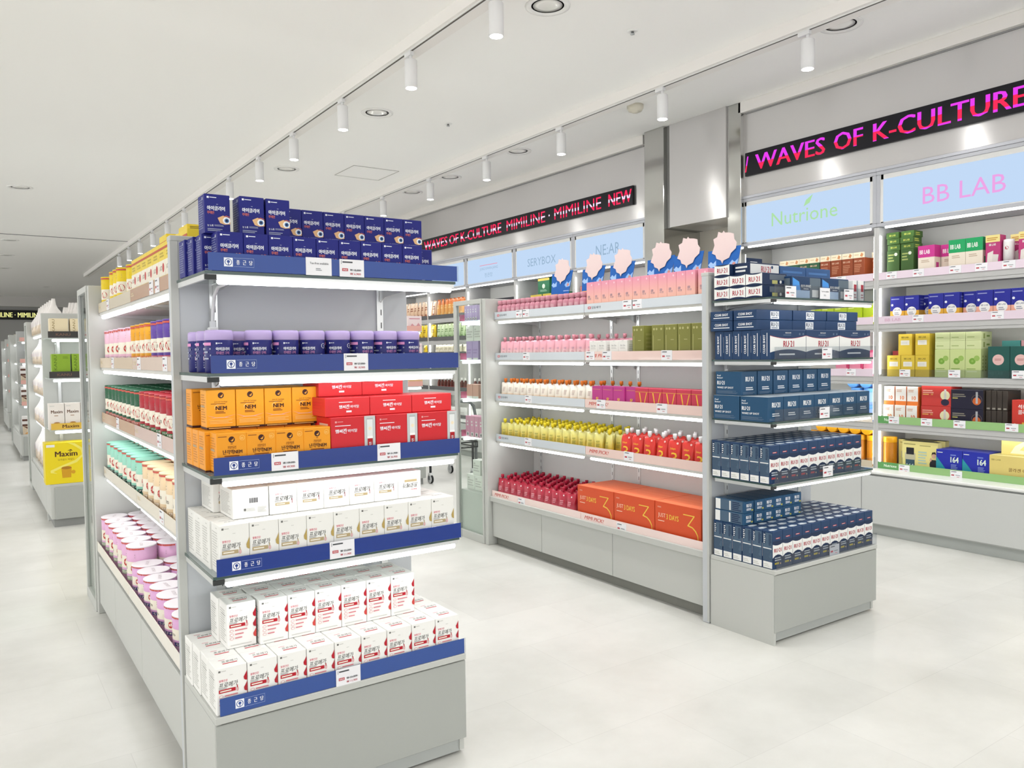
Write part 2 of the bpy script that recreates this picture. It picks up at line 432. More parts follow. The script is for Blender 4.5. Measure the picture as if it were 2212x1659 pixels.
for a in (-1, 1): b.box(-0.30, 0.30, a * 0.297 - 0.004, a * 0.297 + 0.004, -0.005, 0, '#b5b2ae').box(a * 0.297 - 0.004, a * 0.297 + 0.004, -0.29, 0.29, -0.005, 0, '#b5b2ae')
b.build('hatch_frame', t)

# ------------------------------------------------------------------ shop fittings
def fY(x0, x1, y, z0, z1): return lambda u, v, e: (x0 + u * (x1 - x0), y - e, z0 + v * (z1 - z0))
def fX(x, y1, y0, z0, z1): return lambda u, v, e: (x - e, y1 + u * (y0 - y1), z0 + v * (z1 - z0))
RED = mat('#b5424e'); INK = mat('#45484c'); PALE_INK = mat('#8b8f94')
def card_mesh(key, old=None, new=None, free=False):
    b = MB().box(-0.0425, 0.0425, -0.0008, 0, 0, 0.056, mat('#e6e6ea', 0.3))
    if free: d = [('t', 'Tax-free available', 0.15, 0.62, 0.88, 0.74, INK, 0.015), ('l', 0.38, 0.25, 0.66, 0.42, 2, PALE_INK)]
    else:
        d = [('r', 0.07, 0.72, 0.085, 0.93, INK), ('l', 0.12, 0.76, 0.62, 0.92, 1, INK), ('r', 0.1, 0.32, 0.34, 0.48, RED)]
        if old:
            d += [('t', 'SALE', 0.13, 0.36, 0.31, 0.44, white, 0.02), ('t', '₩ ' + old, 0.42, 0.32, 0.86, 0.46, INK, 0.015), ('r', 0.5, 0.38, 0.9, 0.395, INK), ('t', '₩ ' + new, 0.42, 0.1, 0.86, 0.24, RED, 0.01)]
        else: d += [('l', 0.45, 0.34, 0.85, 0.5, 1, PALE_INK), ('l', 0.55, 0.14, 0.85, 0.28, 1, mat('#c88a92'))]
    b.decal(d, lambda u, v, e: (-0.0425 + u * 0.085, -0.0008 - e, v * 0.056), 0.085, 0.056)
    return b.mesh('price_card_' + key)
CARDS = {'plain': card_mesh('plain'), 'free': card_mesh('free', free=True), 'a': card_mesh('a', '18,000', '6,900'), 'b': card_mesh('b', '27,000', '18,900'),
         'c': card_mesh('c', '109,000', '49,900'), 'd': card_mesh('d', '31,900', '26,900'), 'e': card_mesh('e', '33,000', '11,900')}
def card(parent, key, x, y, z, rz=0.0):
    o = bpy.data.objects.new('price_card', CARDS[key]); COL.objects.link(o); o.parent = parent; o.location = (x, y, z); o.rotation_euler = (0, 0, rz)
SHELF_Z = (1.705, 1.40, 1.095, 0.79)
BASE_Z = 0.372
def blue_band(x0, x1, y, z, col):
    b = MB().box(x0, x1, y, y + 0.0025, z, z + 0.053, mat(col, 0.2, 0, 0.35, 0.08), 0.0005)
    W, H = x1 - x0, 0.053; lx = 0.045
    wm = mat('#e8ebf2'); bm = mat(col)
    u = lambda m: m / W
    bm = mat(col, 0.2, 0, 0.35, 0.08)
    d = [('r', u(lx), 0.24, u(lx + 0.026), 0.74, wm), ('e', u(lx + 0.013), 0.49, 0.0105, bm), ('e', u(lx + 0.013), 0.49, 0.0085, wm), ('e', u(lx + 0.013), 0.52, 0.0045, bm), ('r', u(lx + 0.0118), 0.3, u(lx + 0.0142), 0.5, bm)]
    for s, a in (('종', 0.036), ('근', 0.055), ('당', 0.074)): d.append(('t', s, u(lx + a), 0.36, u(lx + a + 0.0105), 0.62, wm, 0.03))
    for q in ((0.0285, 0.24, 0.0885, 0.26), (0.0285, 0.72, 0.0885, 0.74), (0.088, 0.24, 0.0888, 0.74)): d.append(('r', u(lx + q[0]), q[1], u(lx + q[2]), q[3], mat('#8ea0cc')))
    b.decal(d, lambda U, V, e: (x0 + U * W, y - e, z + V * H), W, H)
    return b
def endcap(name, label, loc, W, bands, cards, D=0.40, sh=0.0155):
    """end-of-run display: drawer base, grey back panel with slotted uprights, four lit glass shelves"""
    t = thing(name, label, 'display shelf', loc, 0, 'end displays')
    b = MB()
    b.box(0, 0.018, 0.004, D, 0.0, BASE_Z - 0.022, cab)                      # cheeks
    b.box(W - 0.018, W, 0.02, D, 0.012, BASE_Z - 0.022, cab)
    b.box(0, W, -0.005, D, BASE_Z - 0.022, BASE_Z, cab, 0.002)               # top slab
    b.box(0.018, W - 0.018, 0.03, D, 0.06, BASE_Z - 0.022, dark_gap)
    b.build('base_cabinet', t)
    bx('drawer_front', t, 0.004, W, 0.0, 0.018, 0.062, BASE_Z - 0.0265, cab2, 0.002)
    bx('plinth', t, 0.018, W - 0.012, 0.026, 0.04, 0.008, 0.06, mat('#aeb2b0', 0.5))
    p = MB().box(-0.003, W, D + 0.01, D + 0.055, 0, 1.855, panel_grey, 0.003).box(-0.004, W + 0.001, D + 0.008, D + 0.057, 1.838, 1.857, cab, 0.002)
    p.box(-0.0045, 0.02, D + 0.007, D + 0.02, 0.01, 1.838, cab)
    p.build('back_panel', t)
    for xx in (0.13, W - 0.12):
        b = MB().box(xx - 0.013, xx + 0.013, D + 0.003, D + 0.012, BASE_Z, 1.83, alu)
        for k in range(28): b.box(xx + 0.003, xx + 0.006, D + 0.002, D + 0.005, BASE_Z + 0.03 + k * 0.05, BASE_Z + 0.052 + k * 0.05, dark_gap)
        b.build('slotted_upright', t)
    cable = [(0.06, 0.06, 1.682), (0.10, 0.2, 1.682), (0.12, D - 0.03, 1.672), (0.123, D - 0.006, 1.66)] if not BLUE[0] else [(0.10, D - 0.28, 1.678), (0.11, D - 0.14, 1.678), (0.12, D - 0.05, 1.655), (0.123, D - 0.012, 1.60), (0.12, D - 0.012, 1.54)]
    b = MB().tube(cable, 0.006, '#e6e8ea')
    if BLUE[0]: b.box(0.105, 0.135, D - 0.03, D - 0.004, 1.50, 1.55, '#e8eaec', 0.003).box(0.112, 0.128, D - 0.026, D - 0.008, 1.55, 1.57, '#dfe2e4')
    b.build('light_cable', t)
    for i, z in enumerate(SHELF_Z):
        s = MB()
        s.box(0.012, W - 0.006, 0.02, D - 0.004, z - 0.008, z, glass)
        s.box(0.012, W - 0.006, 0.0195, 0.0215, z - 0.009, z, glass_edge).box(0.0115, 0.0135, 0.02, D - 0.004, z - 0.009, z, glass_edge).box(W - 0.0075, W - 0.0055, 0.02, D - 0.004, z - 0.009, z, glass_edge)
        s = s.build('glass_shelf', t)
        b = MB().box(0.02, W - 0.01, 0.024, 0.05, z - 0.022, z - 0.0095, alu).box(0.012, 0.02, 0.03, D - 0.02, z - 0.026, z - 0.0095, alu).box(W - 0.02, W - 0.012, 0.03, D - 0.02, z - 0.026, z - 0.0095, alu)
        b.box(0.012, 0.045, 0.02, 0.03, z - 0.026, z - 0.011, dark_gap)
        b.build('light_channel', s)
        bx('led_strip', s, 0.05, W - 0.02, 0.022, 0.044, z - 0.0225 - sh, z - 0.0225, strip_m, 0.004)
        for xx in (0.13, W - 0.12):
            br = MB(); pts = [(D, z - 0.0095), (D, z - 0.052), (D - 0.05, z - 0.036), (0.1, z - 0.02), (0.1, z - 0.0095)]
            v = [(xx + o, y, q) for o in (-0.002, 0.002) for y, q in pts]
            br.add(v, [(0, 1, 2, 3, 4), (9, 8, 7, 6, 5)] + [(k, (k + 1) % 5, 5 + (k + 1) % 5, 5 + k) for k in range(5)], alu); br.build('bracket', s)
        bands(i, z, s)
        for key, cx in cards.get(i, ()): card(s, key, cx, 0.0098 if name != 'x' else 0, z - 0.001)
    bands(4, BASE_Z, t)
    for key, cx in cards.get(4, ()): card(t, key, cx, -0.002 if BLUE[0] else 0.004, BASE_Z - 0.001)
    return t
BLUE = [True]
def L_band(i, z, parent):
    W = 0.872
    x0, x1 = ((0.02, 0.868) if i < 4 else (0.016, 0.868))
    blue_band(x0, x1, 0.0105 if i < 4 else 0.0, z + 0.0005, ('#24448e', '#163480', '#163480', '#153484', '#335094')[i]).build('price_rail', parent)
    MB().box(x1, x1 + 0.006, 0.0105 if i < 4 else 0.0, (0.0105 if i < 4 else 0.0) + 0.003, z, z + 0.054, acryl).build('rail_end', parent)
endcap('end_display', 'nearest grey end display with blue price rails and five lit levels', (0.575, 2.42, 0), 0.872, L_band,
       {0: [('free', 0.358), ('a', 0.47)], 1: [('b', 0.478)], 2: [('c', 0.234), ('d', 0.59)], 3: [('e', 0.416)], 4: [('e', 0.423)]})
BLUE[0] = False
def R_band(i, z, parent):
    o = 0.0105 if i < 4 else 0.0005
    MB().box(0.02, 0.888, o, o + 0.0025, z + 0.0005, z + 0.062, acryl).build('price_rail', parent)
endcap('end_display', 'grey end display of navy boxes with clear price rails', (3.205, 2.425, 0), 0.885, R_band,
       {0: [('plain', 0.14), ('free', 0.42), ('plain', 0.63)], 1: [('plain', 0.44)], 2: [('plain', 0.42)], 3: [('plain', 0.45)], 4: [('plain', 0.5)]}, sh=0.010)

def long_run(label, loc, face, band_cols, marks, cards, doors, y0=0.466, y1=2.57, W=0.88, back=True, lit=True):
    """double-sided run between two end panels; local x=0 is the aisle face, y runs away along the aisle"""
    t = thing('gondola_run', label, 'shelving unit', loc, 0, 'shelving runs')
    mid = (y0 + y1) / 2
    b = MB().box(0.014, W - 0.014, y0, y1, 0.335, BASE_Z, cab, 0.002).box(face + 0.0245, W - 0.03, y0, y1, 0.06, 0.335, dark_gap)
    b.build('base_cabinet', t)
    ys = [y0 + 0.002] + doors + [y1 - 0.002]
    for a, c in zip(ys, ys[1:]): bx('door', t, face + 0.006, face + 0.024, a + 0.0018, c - 0.0018, 0.066, 0.331, cab, 0.0015)
    bx('plinth', t, face + 0.045, face + 0.06, y0, y1, 0.0, 0.062, mat('#85857f', 0.6))
    for a in (y1 + 0.002, ): MB().box(-0.003, W, a, a + 0.045, 0, 1.857, cab, 0.003).build('end_panel', t)
    bx('back_panel', t, W / 2 - 0.012, W / 2 + 0.012, y0, y1, BASE_Z, 1.82, mat('#c6c6c3', 0.5))
    for yy in (y0 + 0.1, mid - 0.13, mid + 0.13, y1 - 0.1):
        b = MB().box(W / 2 - 0.017, W / 2 - 0.0115, yy - 0.012, yy + 0.012, BASE_Z, 1.81, alu)
        for k in range(28): b.box(W / 2 - 0.0174, W / 2 - 0.016, yy - 0.002, yy + 0.002, BASE_Z + 0.03 + k * 0.05, BASE_Z + 0.052 + k * 0.05, dark_gap)
        b.build('slotted_upright', t)
    zs = list(SHELF_Z)
    for i, z in enumerate(zs):
        for h, (a, c) in enumerate(((mid + 0.002, y1 - 0.004), (y0 + 0.004, mid - 0.002))):
            s = bx('shelf', t, face + 0.05, W / 2 - 0.014, a, c, z - 0.018, z, mat('#c9c9c4', 0.45), 0.002)
            if lit:
                bx('led_strip', s, face + 0.056, face + 0.078, a + 0.04, c - 0.03, z - 0.036, z - 0.0185, strip_m, 0.005)
            col = band_cols[i][h]
            r = MB().box(face + 0.046, face + 0.0485, a, c, z - 0.002, z + 0.051, mat(col, 0.25, 0, 0.5, 0.3))
            dd = marks(i, h)
            if dd: r.decal(dd, fX(face + 0.046, c, a, z - 0.002, z + 0.051), c - a, 0.053)
            r.build('price_rail', s)
            for yy in cards.get((i, h), ()): card(s, 'plain', face + 0.0455, yy, z - 0.003, AISLE)
            for yy in (a + 0.08, c - 0.1):
                br = MB(); pts = [(W / 2 - 0.014, z - 0.018), (W / 2 - 0.014, z - 0.07), (W / 2 - 0.06, z - 0.045), (face + 0.12, z - 0.026), (face + 0.12, z - 0.018)]
                v = [(x, yy + o, q) for o in (-0.002, 0.002) for x, q in pts]
                br.add(v, [(0, 1, 2, 3, 4), (9, 8, 7, 6, 5)] + [(k, (k + 1) % 5, 5 + (k + 1) % 5, 5 + k) for k in range(5)], alu); br.build('bracket', s)
    for h, (a, c) in enumerate(((mid + 0.002, y1 - 0.004), (y0 + 0.004, mid - 0.002))):
        r = MB().box(face + 0.001, face + 0.0035, a, c, BASE_Z - 0.008, BASE_Z + 0.046, mat(band_cols[4][h], 0.25, 0, 0.5, 0.3))
        dd = marks(4, h)
        if dd: r.decal(dd, fX(face + 0.001, c, a, BASE_Z - 0.008, BASE_Z + 0.046), c - a, 0.054)
        r.build('price_rail', t)
        for yy in cards.get((4, h), ()): card(t, 'plain', face + 0.0005, yy, BASE_Z - 0.018, AISLE)
    if back:                                        # the other face of the run
        for z in zs:
            s = bx('rear_shelf', t, W / 2 + 0.014, W - 0.06, y0 + 0.004, y1 - 0.004, z - 0.018, z, mat('#c9c9c4', 0.45), 0.002)
            bx('led_strip', s, W - 0.09, W - 0.068, y0 + 0.05, y1 - 0.05, z - 0.036, z - 0.0185, strip_m, 0.005)
        bx('rear_door', t, W - 0.028, W - 0.01, y0, y1, 0.066, 0.331, cab, 0.0015)
    return t
long_run('near grey shelving run stocked with round canisters', (0.575, 2.42, 0), 0.0,
         [('#d8ccb4', '#b58a68'), ('#dfc9ad', '#dfc9b9'), ('#c79f7c', '#d8bcb3'), ('#dfd7c6', '#e0d8c8'), ('#e4ded0', '#e6e1d6')],
         lambda i, h: [('l', 0.02, 0.35, 0.09, 0.7, 2, mat('#c0b08c'))] if i < 4 else None,
         {(0, 0): [2.2], (0, 1): [1.02, 0.9], (1, 0): [2.1], (1, 1): [1.35, 0.8], (2, 0): [2.0], (2, 1): [0.95], (3, 1): [0.95]}, [1.26, 1.99])
def R_marks(i, h):
    if i == 4 or (h == 1 and i > 0):
        return [('t', 'MIMI PICK!', 0.035, 0.3, 0.215, 0.72, mat('#c0473a'), 0.015, 0.3)]
    return [('r', 0.035, 0.36, 0.062, 0.66, mat('#c95a5f')), ('r', 0.043, 0.44, 0.054, 0.58, mat('#cbd3da')), ('t', '일동제약', 0.068, 0.36, 0.155, 0.66, mat('#6a7178'), 0.02)]
GB = '#c6cdd4'; PK = '#e2c6be'
long_run('grey shelving run stocked with spouted pouches and pink cartons', (3.205, 2.42, 0), 0.03,
         [(GB, GB), (GB, PK), (GB, PK), (GB, PK), ('#ecd6d1', '#ecd6d1')], R_marks,
         {(0, 0): [2.24, 2.16], (0, 1): [1.11, 1.03], (1, 0): [2.16], (1, 1): [1.46, 1.30, 0.79], (2, 0): [2.14], (2, 1): [1.36, 0.83], (3, 0): [2.15], (3, 1): [1.11], (4, 0): [2.18], (4, 1): [1.13]}, [1.22, 1.95])

def glass_end(label, loc, W, rail_col, y0=2.62, y1=3.03):
    """far end display closed at the sides by framed glass"""
    t = thing('glass_end_display', label, 'display shelf', loc, 0, 'end displays')
    bx('base_cabinet', t, 0.03, W - 0.03, y0, y1 - 0.03, 0.02, BASE_Z, mat('#c2c6c2', 0.3), 0.002)
    for s, x in (('a', 0.0), ('b', W - 0.03)):
        b = MB()
        b.box(x, x + 0.03, y1 - 0.04, y1, 0.0, 1.86, cab, 0.002).box(x, x + 0.03, y0, y1 - 0.04, 1.825, 1.86, cab, 0.002).box(x, x + 0.03, y0, y1 - 0.04, 0.0, 0.06, cab, 0.002).box(x, x + 0.03, y0, y0 + 0.018, 0.06, 1.825, cab, 0.002)
        f = b.build('side_frame', t)
        MB().box(x + 0.012, x + 0.017, y0 + 0.018, y1 - 0.04, 0.06, 1.825, glass).build('pane', f)
    for z in SHELF_Z:
        s = MB().box(0.035, W - 0.035, y0 + 0.01, y1 - 0.035, z - 0.008, z, glass).box(0.035, W - 0.035, y1 - 0.035, y1 - 0.033, z - 0.009, z, mat('#dfe8e6', 0.2)).build('glass_shelf', t)
        bx('led_strip', s, 0.05, W - 0.05, y1 - 0.06, y1 - 0.04, z - 0.03, z - 0.012, strip_m, 0.004)
        bx('price_rail', s, 0.04, W - 0.04, y1 - 0.032, y1 - 0.03, z, z + 0.052, mat(rail_col, 0.3))
    return t
glass_end('framed glass end display at the far end of the near run', (0.565, 2.42, 0), 0.89, '#c9b8c9', 2.62, 3.03)
glass_end('framed glass end display holding lilac and pink cartons', (3.195, 2.42, 0), 0.9, '#b4647f', 2.62, 3.03)

# ------------------------------------------------------------------ wall bays
def sign_mat(name, h, e): return lamp_mat(name, h, e)
sign_blue = sign_mat('lit_pale_blue_sign', '#c9e1fe', SIGN_E)
def wall_bay(y0, y1, label, sign, rails, cards=(), lit=True, shelves=(1.985, 1.64, 1.225, 0.857), doorcut=True, railmark=None, full=True):
    """wall cabinet: lit sign box over four shelves over a deep base"""
    t = thing('wall_shelf_bay', label, 'wall shelving', (5.95, y0, 0), 0, 'wall bays')
    W = y1 - y0
    b = MB().box(-0.20, 0.42, 0, W, 0.475, 0.497, mat('#d9dad8', 0.3), 0.006).box(-0.17, 0.42, 0.0, W, 0.08, 0.475, mat('#bfc1bf', 0.42))  # slab paler than the base: its bright edge highlight is put into the colour
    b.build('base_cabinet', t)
    bx('door', t, -0.195, -0.177, 0.002, W - 0.002, 0.092, 0.462, mat('#bfc1bf', 0.42), 0.002)
    bx('plinth', t, -0.155, -0.14, 0, W, 0.0, 0.09, mat('#a9adaa', 0.5))
    bx('back_panel', t, 0.40, 0.42, 0, W, 0.497, 2.40, mat('#e9e8e3', 0.5))
    for y in (0.0, W - 0.022): bx('side_post', t, 0.0, 0.40, y, y + 0.022, 0.497, 2.40, mat('#bcbcbb', 0.4), 0.002)
    for k, z in enumerate(shelves):
        s = MB().box(0.0, 0.40, 0.022, W - 0.022, z - 0.045, z, mat('#b5b5b4', 0.4), 0.002).box(0.0, 0.012, 0.022, W - 0.022, z - 0.064, z - 0.04, mat('#b5b5b4', 0.4), 0.001).build('shelf', t)  # front lip reaches down to hide the added strip
        r = MB().box(-0.006, -0.003, 0.024, W - 0.024, z, z + 0.058, rails[k] if not isinstance(rails[k], str) else mat(rails[k], 0.25, 0, 0.5, 0.3))
        if railmark and railmark.get(k): r.decal(railmark[k], fX(-0.006, W - 0.024, 0.024, z, z + 0.058), W - 0.05, 0.058)
        r.build('price_rail', s)
        if lit: bx('led_strip', s, 0.03, 0.045, 0.06, W - 0.06, z - 0.056, z - 0.0455, bay_fill_m, 0.003)  # added fill strip, kept out of sight, to brighten the bay back
        for kk, cy in cards:
            if kk == k: card(s, 'plain', -0.0075, cy - y0, z + 0.002, AISLE)
    r = MB().box(-0.006, -0.003, 0.024, W - 0.024, 0.497, 0.55, rails[4] if not isinstance(rails[4], str) else mat(rails[4], 0.25, 0, 0.5, 0.3))
    if railmark and railmark.get(4): r.decal(railmark[4], fX(-0.006, W - 0.024, 0.024, 0.497, 0.55), W - 0.05, 0.053)
    r.build('price_rail', t)
    for kk, cy in cards:
        if kk == 4: card(t, 'plain', -0.0075, cy - y0, 0.488, AISLE)
    f = MB(); fm = mat('#aeb0b6', 0.35, 0.3)
    z0, z1 = 2.402, 2.835
    f.box(-0.008, 0.02, 0.0, W, z1 - 0.03, z1, fm, 0.003).box(-0.008, 0.02, 0, W, z0, z0 + 0.028, fm, 0.003).box(-0.008, 0.02, 0.0, 0.03, z0 + 0.028, z1 - 0.03, fm, 0.003).box(-0.008, 0.02, W - 0.03, W, z0 + 0.028, z1 - 0.03, fm, 0.003)
    f.box(0.02, 0.4, 0, W, z0, z1, fm).box(-0.012, 0.0, 0, W, z1, z1 + 0.025, mat('#b9bbc2', 0.3, 0.3), 0.002)
    iw = mat('#d3d3d1', 0.4)
    a, c, p, q = 0.036, W - 0.036, z0 + 0.036, z1 - 0.068
    f.box(-0.002, 0.0205, 0.03, a + 0.02, z0 + 0.028, z1 - 0.03, iw).box(-0.002, 0.0205, c - 0.02, W - 0.03, z0 + 0.028, z1 - 0.03, iw).box(-0.002, 0.0205, a, c, z0 + 0.028, p, iw).box(-0.002, 0.0205, a, c, q, z1 - 0.03, iw)
    f = f.build('light_box', t)
    b = MB().box(-0.004, 0.002, a + 0.02, c - 0.02, p, q, sign_blue)
    b.decal(sign, fX(-0.004, c - 0.02, a + 0.02, p, q), c - a - 0.04, q - p)
    b.build('sign_face', f)
    if lit:
        bx('led_strip', t, 0.01, 0.03, 0.06, W - 0.06, 2.388, 2.401, strip_m, 0.003)
        zz = [0.55] + [z for z in sorted(shelves)] + [2.39]
        for k in range(5):
            lo = zz[k] + (0.02 if k else -0.03); hi = zz[k + 1] - (0.05 if k < 4 else 0.06)
            bx('side_light', t, 0.012, 0.022, W - 0.030, W - 0.0225, lo, hi, side_m); bx('side_light', t, 0.012, 0.022, 0.0225, 0.030, lo, hi, side_m)
    return t
side_m = lamp_mat('bay_side_light', '#fdfcf6', 11.0); bay_fill_m = lamp_mat('added_bay_fill_light', '#fdfcf6', 6.0)  # the second is the added fill under the bay shelves
LG = lamp_mat('green_sign_lettering', '#b6e8ae', 0.62); LP = lamp_mat('pink_sign_lettering', '#f3abec', 0.63); LB = lamp_mat('grey_sign_lettering', '#a0bcd6', 0.61); LR = lamp_mat('red_sign_line', '#f29ab0', 0.62)
PKR = '#dccbd8'; GRN = '#8fb877'; DK = '#4a4a4c'
BBL = lambda c: [('t', 'BB LAB', 0.04, 0.3, 0.14, 0.7, mat(c), 0.02)]
NUT = [('r', 0.0, 0.0, 0.13, 1.0, mat('#5f9a5c')), ('t', 'Nutrione', 0.04, 0.32, 0.12, 0.72, mat('#e9f3e4'), 0.015)]
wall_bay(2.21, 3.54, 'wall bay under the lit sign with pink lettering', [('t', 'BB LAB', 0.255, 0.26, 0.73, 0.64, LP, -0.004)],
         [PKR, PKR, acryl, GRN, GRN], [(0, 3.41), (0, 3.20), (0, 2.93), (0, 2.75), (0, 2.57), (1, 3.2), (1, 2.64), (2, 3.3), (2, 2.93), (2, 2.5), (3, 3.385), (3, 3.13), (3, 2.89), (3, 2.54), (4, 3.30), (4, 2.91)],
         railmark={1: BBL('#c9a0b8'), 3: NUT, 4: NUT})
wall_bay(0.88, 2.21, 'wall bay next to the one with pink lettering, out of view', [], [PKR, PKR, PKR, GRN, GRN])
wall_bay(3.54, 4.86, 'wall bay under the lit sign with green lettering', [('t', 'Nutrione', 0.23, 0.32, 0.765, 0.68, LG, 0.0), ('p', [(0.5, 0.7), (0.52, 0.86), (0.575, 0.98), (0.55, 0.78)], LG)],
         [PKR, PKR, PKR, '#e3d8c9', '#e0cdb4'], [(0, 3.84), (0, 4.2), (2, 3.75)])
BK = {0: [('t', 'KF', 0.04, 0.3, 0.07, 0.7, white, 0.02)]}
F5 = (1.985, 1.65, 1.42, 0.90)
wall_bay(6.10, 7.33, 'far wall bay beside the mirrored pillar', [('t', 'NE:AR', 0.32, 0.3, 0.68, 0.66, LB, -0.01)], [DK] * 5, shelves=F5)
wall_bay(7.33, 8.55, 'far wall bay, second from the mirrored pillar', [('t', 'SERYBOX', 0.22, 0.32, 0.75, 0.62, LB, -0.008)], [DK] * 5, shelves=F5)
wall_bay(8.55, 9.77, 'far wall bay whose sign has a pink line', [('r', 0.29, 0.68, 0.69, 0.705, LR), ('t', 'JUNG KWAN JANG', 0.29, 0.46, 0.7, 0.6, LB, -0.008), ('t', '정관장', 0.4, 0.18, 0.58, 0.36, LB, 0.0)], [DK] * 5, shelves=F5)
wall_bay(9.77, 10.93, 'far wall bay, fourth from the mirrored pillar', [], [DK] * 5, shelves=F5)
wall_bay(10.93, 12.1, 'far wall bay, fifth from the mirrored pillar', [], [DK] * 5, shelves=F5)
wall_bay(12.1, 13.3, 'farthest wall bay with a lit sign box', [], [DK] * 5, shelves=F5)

def led_text_mat(name, base, stripe, lo, hi, slope, off=0.0):
    """two-colour running text: a level stripe of a second colour crosses the letters"""
    m = bpy.data.materials.new(name); m.use_nodes = True
    nt = m.node_tree; nt.nodes.clear(); L = nt.links.new
    o = nt.nodes.new('ShaderNodeOutputMaterial'); e = nt.nodes.new('ShaderNodeEmission'); tc = nt.nodes.new('ShaderNodeTexCoord'); sp = nt.nodes.new('ShaderNodeSeparateXYZ')
    a = nt.nodes.new('ShaderNodeMath'); a.operation = 'MULTIPLY_ADD'; a.inputs[1].default_value = slope
    zs = nt.nodes.new('ShaderNodeMath'); zs.operation = 'MULTIPLY_ADD'; zs.inputs[1].default_value = 1 / 0.14; zs.inputs[2].default_value = -0.036 / 0.14 + off
    r = nt.nodes.new('ShaderNodeValToRGB'); r.color_ramp.interpolation = 'CONSTANT'
    els = r.color_ramp.elements; els.new(0.5)
    for q, (p, c) in zip(els, ((0, base), (lo, stripe), (hi, base))): q.position = p; q.color = lin(c)
    L(tc.outputs['Object'], sp.inputs[0]); L(sp.outputs['Y'], a.inputs[0]); L(sp.outputs['Z'], zs.inputs[0]); L(zs.outputs[0], a.inputs[2]); L(a.outputs[0], r.inputs[0]); L(r.outputs[0], e.inputs[0])
    e.inputs[1].default_value = 0.75; L(e.outputs[0], o.inputs[0])
    return m
def led(label, y_near, y_far, z0, z1, texts, m):
    t = thing('led_sign', label, 'sign', (5.95, y_near, z0), 0, 'LED signs on the wall')
    W, H = y_far - y_near, z1 - z0
    bx('housing', t, -0.03, 0.0, 0, W, 0, H, mat('#0b0a14', 0.35), 0.003)
    for s, a, c in texts:
        g = (c - a) * 0.02
        MB().decal([('e', a, 0.5, 0.012, m)] if s == '·' else [('t', s, a + g, 0.17, c - g, 0.83, m, 0.004 if s == 'MIMILINE' else 0.022)], fX(-0.031, W, 0, 0, H), W, H).build('lettering', t)
# positions along the sign measured from its far end
led('long black LED sign with magenta lettering above the near wall bays', 1.0, 4.80, 3.032, 3.243,
    [(tx, (4.80 - a) / 3.8, (4.80 - b_) / 3.8) for tx, a, b_ in (('/', 4.798, 4.756), ('WAVES', 4.698, 3.96), ('OF', 3.902, 3.634), ('K-CULTURE', 3.579, 2.43), ('MIMILINE', 2.3, 1.4))],
    led_text_mat('magenta_led', '#e03fe6', '#ee2f58', 0.25, 0.72, 0.095, -0.05))
led('long black LED sign with red and white lettering above the far bays', 6.28, 11.9, 3.018, 3.222,
    [(tx, (11.9 - a) / 5.62, (11.9 - b_) / 5.62) for tx, a, b_ in (('NEW', 6.675, 6.285), ('MIMILINE', 7.664, 6.77), ('·', 7.75, 7.71), ('MIMILINE', 8.692, 7.813), ('K-CULTURE', 9.874, 8.778), ('OF', 10.183, 9.906), ('WAVES', 10.97, 10.217), ('NEW', 11.6, 11.1))],
    led_text_mat('red_led', '#f0305c', '#f4d9f0', 0.30, 0.55, 0.0))

# ------------------------------------------------------------------ products: nearest end display
W_ = mat('#e9ecf4'); SAL = mat('#d2705c'); NAVY = '#171c74'
GLYR = mat('#9aa0b8')
def logo(a, b, m, s=0.055, k=1.0):       # little square mark and maker's line
    return [('r', a, b, a + s, b + s * k, m), ('l', a + s * 1.3, b + 0.008, a + s * 5.2, b + s * k - 0.004, 1, m)]
eye = [('p', [(0.50, 0.40), (0.72, 0.47), (1.0, 0.40), (1.0, 0.26), (0.78, 0.24), (0.60, 0.27)], mat('#e0b585')), ('p', [(0.70, 0.36), (0.76, 0.42), (0.86, 0.44), (0.98, 0.41), (1.0, 0.33), (0.94, 0.27), (0.82, 0.26), (0.73, 0.29)], mat('#eef0f2')),
       ('e', 0.86, 0.345, 0.0068, mat('#3f6fa6')), ('e', 0.86, 0.345, 0.0036, mat('#10183a')), ('p', [(0.7, 0.43), (0.84, 0.475), (1.0, 0.44), (1.0, 0.425), (0.85, 0.455)], mat('#cf6a4e'))]
carton('navy', 'medicine_box', 'box', 'navy eye supplement boxes', 0.0752, 0.0765, 0.118, mat(NAVY, 0.5),
       front=logo(0.1, 0.89, W_, 0.08, 0.6) + [('l', 0.46, 0.735, 0.54, 0.76, 1, GLYR), ('t', '아이클리어', 0.1, 0.585, 0.8, 0.70, W_, 0.04), ('t', '루테인', 0.1, 0.49, 0.37, 0.565, SAL, 0.035)] + eye +
       [('t', '눈 노화', 0.1, 0.17, 0.33, 0.225, W_, 0.03), ('l', 0.37, 0.18, 0.78, 0.23, 2, GLYR), ('l', 0.1, 0.05, 0.72, 0.13, 2, GLYR)],
       left=[('l', 0.1, 0.12, 0.9, 0.9, 13, mat('#6a7098')), ('r', 0.62, 0.86, 0.78, 0.93, GLYR)], top=[('l', 0.2, 0.3, 0.8, 0.6, 2, GLYR)])
X0 = 0.626; P = 0.0762
for c in range(9): place('navy', X0 + P * (c + 0.5), 2.442, 1.7055, 0, f'navy eye supplement box, lower layer, front row, {nth(c + 1)} from left')
for r in (1, 2, 3): place('navy', 0.575 + 0.07 - 0.008 * r, 2.442 + r * 0.0775, 1.7055, 0, f'navy eye supplement box, lower layer, outer column, row {["", "second", "third", "fourth"][r]} from front')
place('navy', X0 + P * 9.6, 2.525, 1.7055, 0, 'navy eye supplement box, lower layer, alone past the front row end')
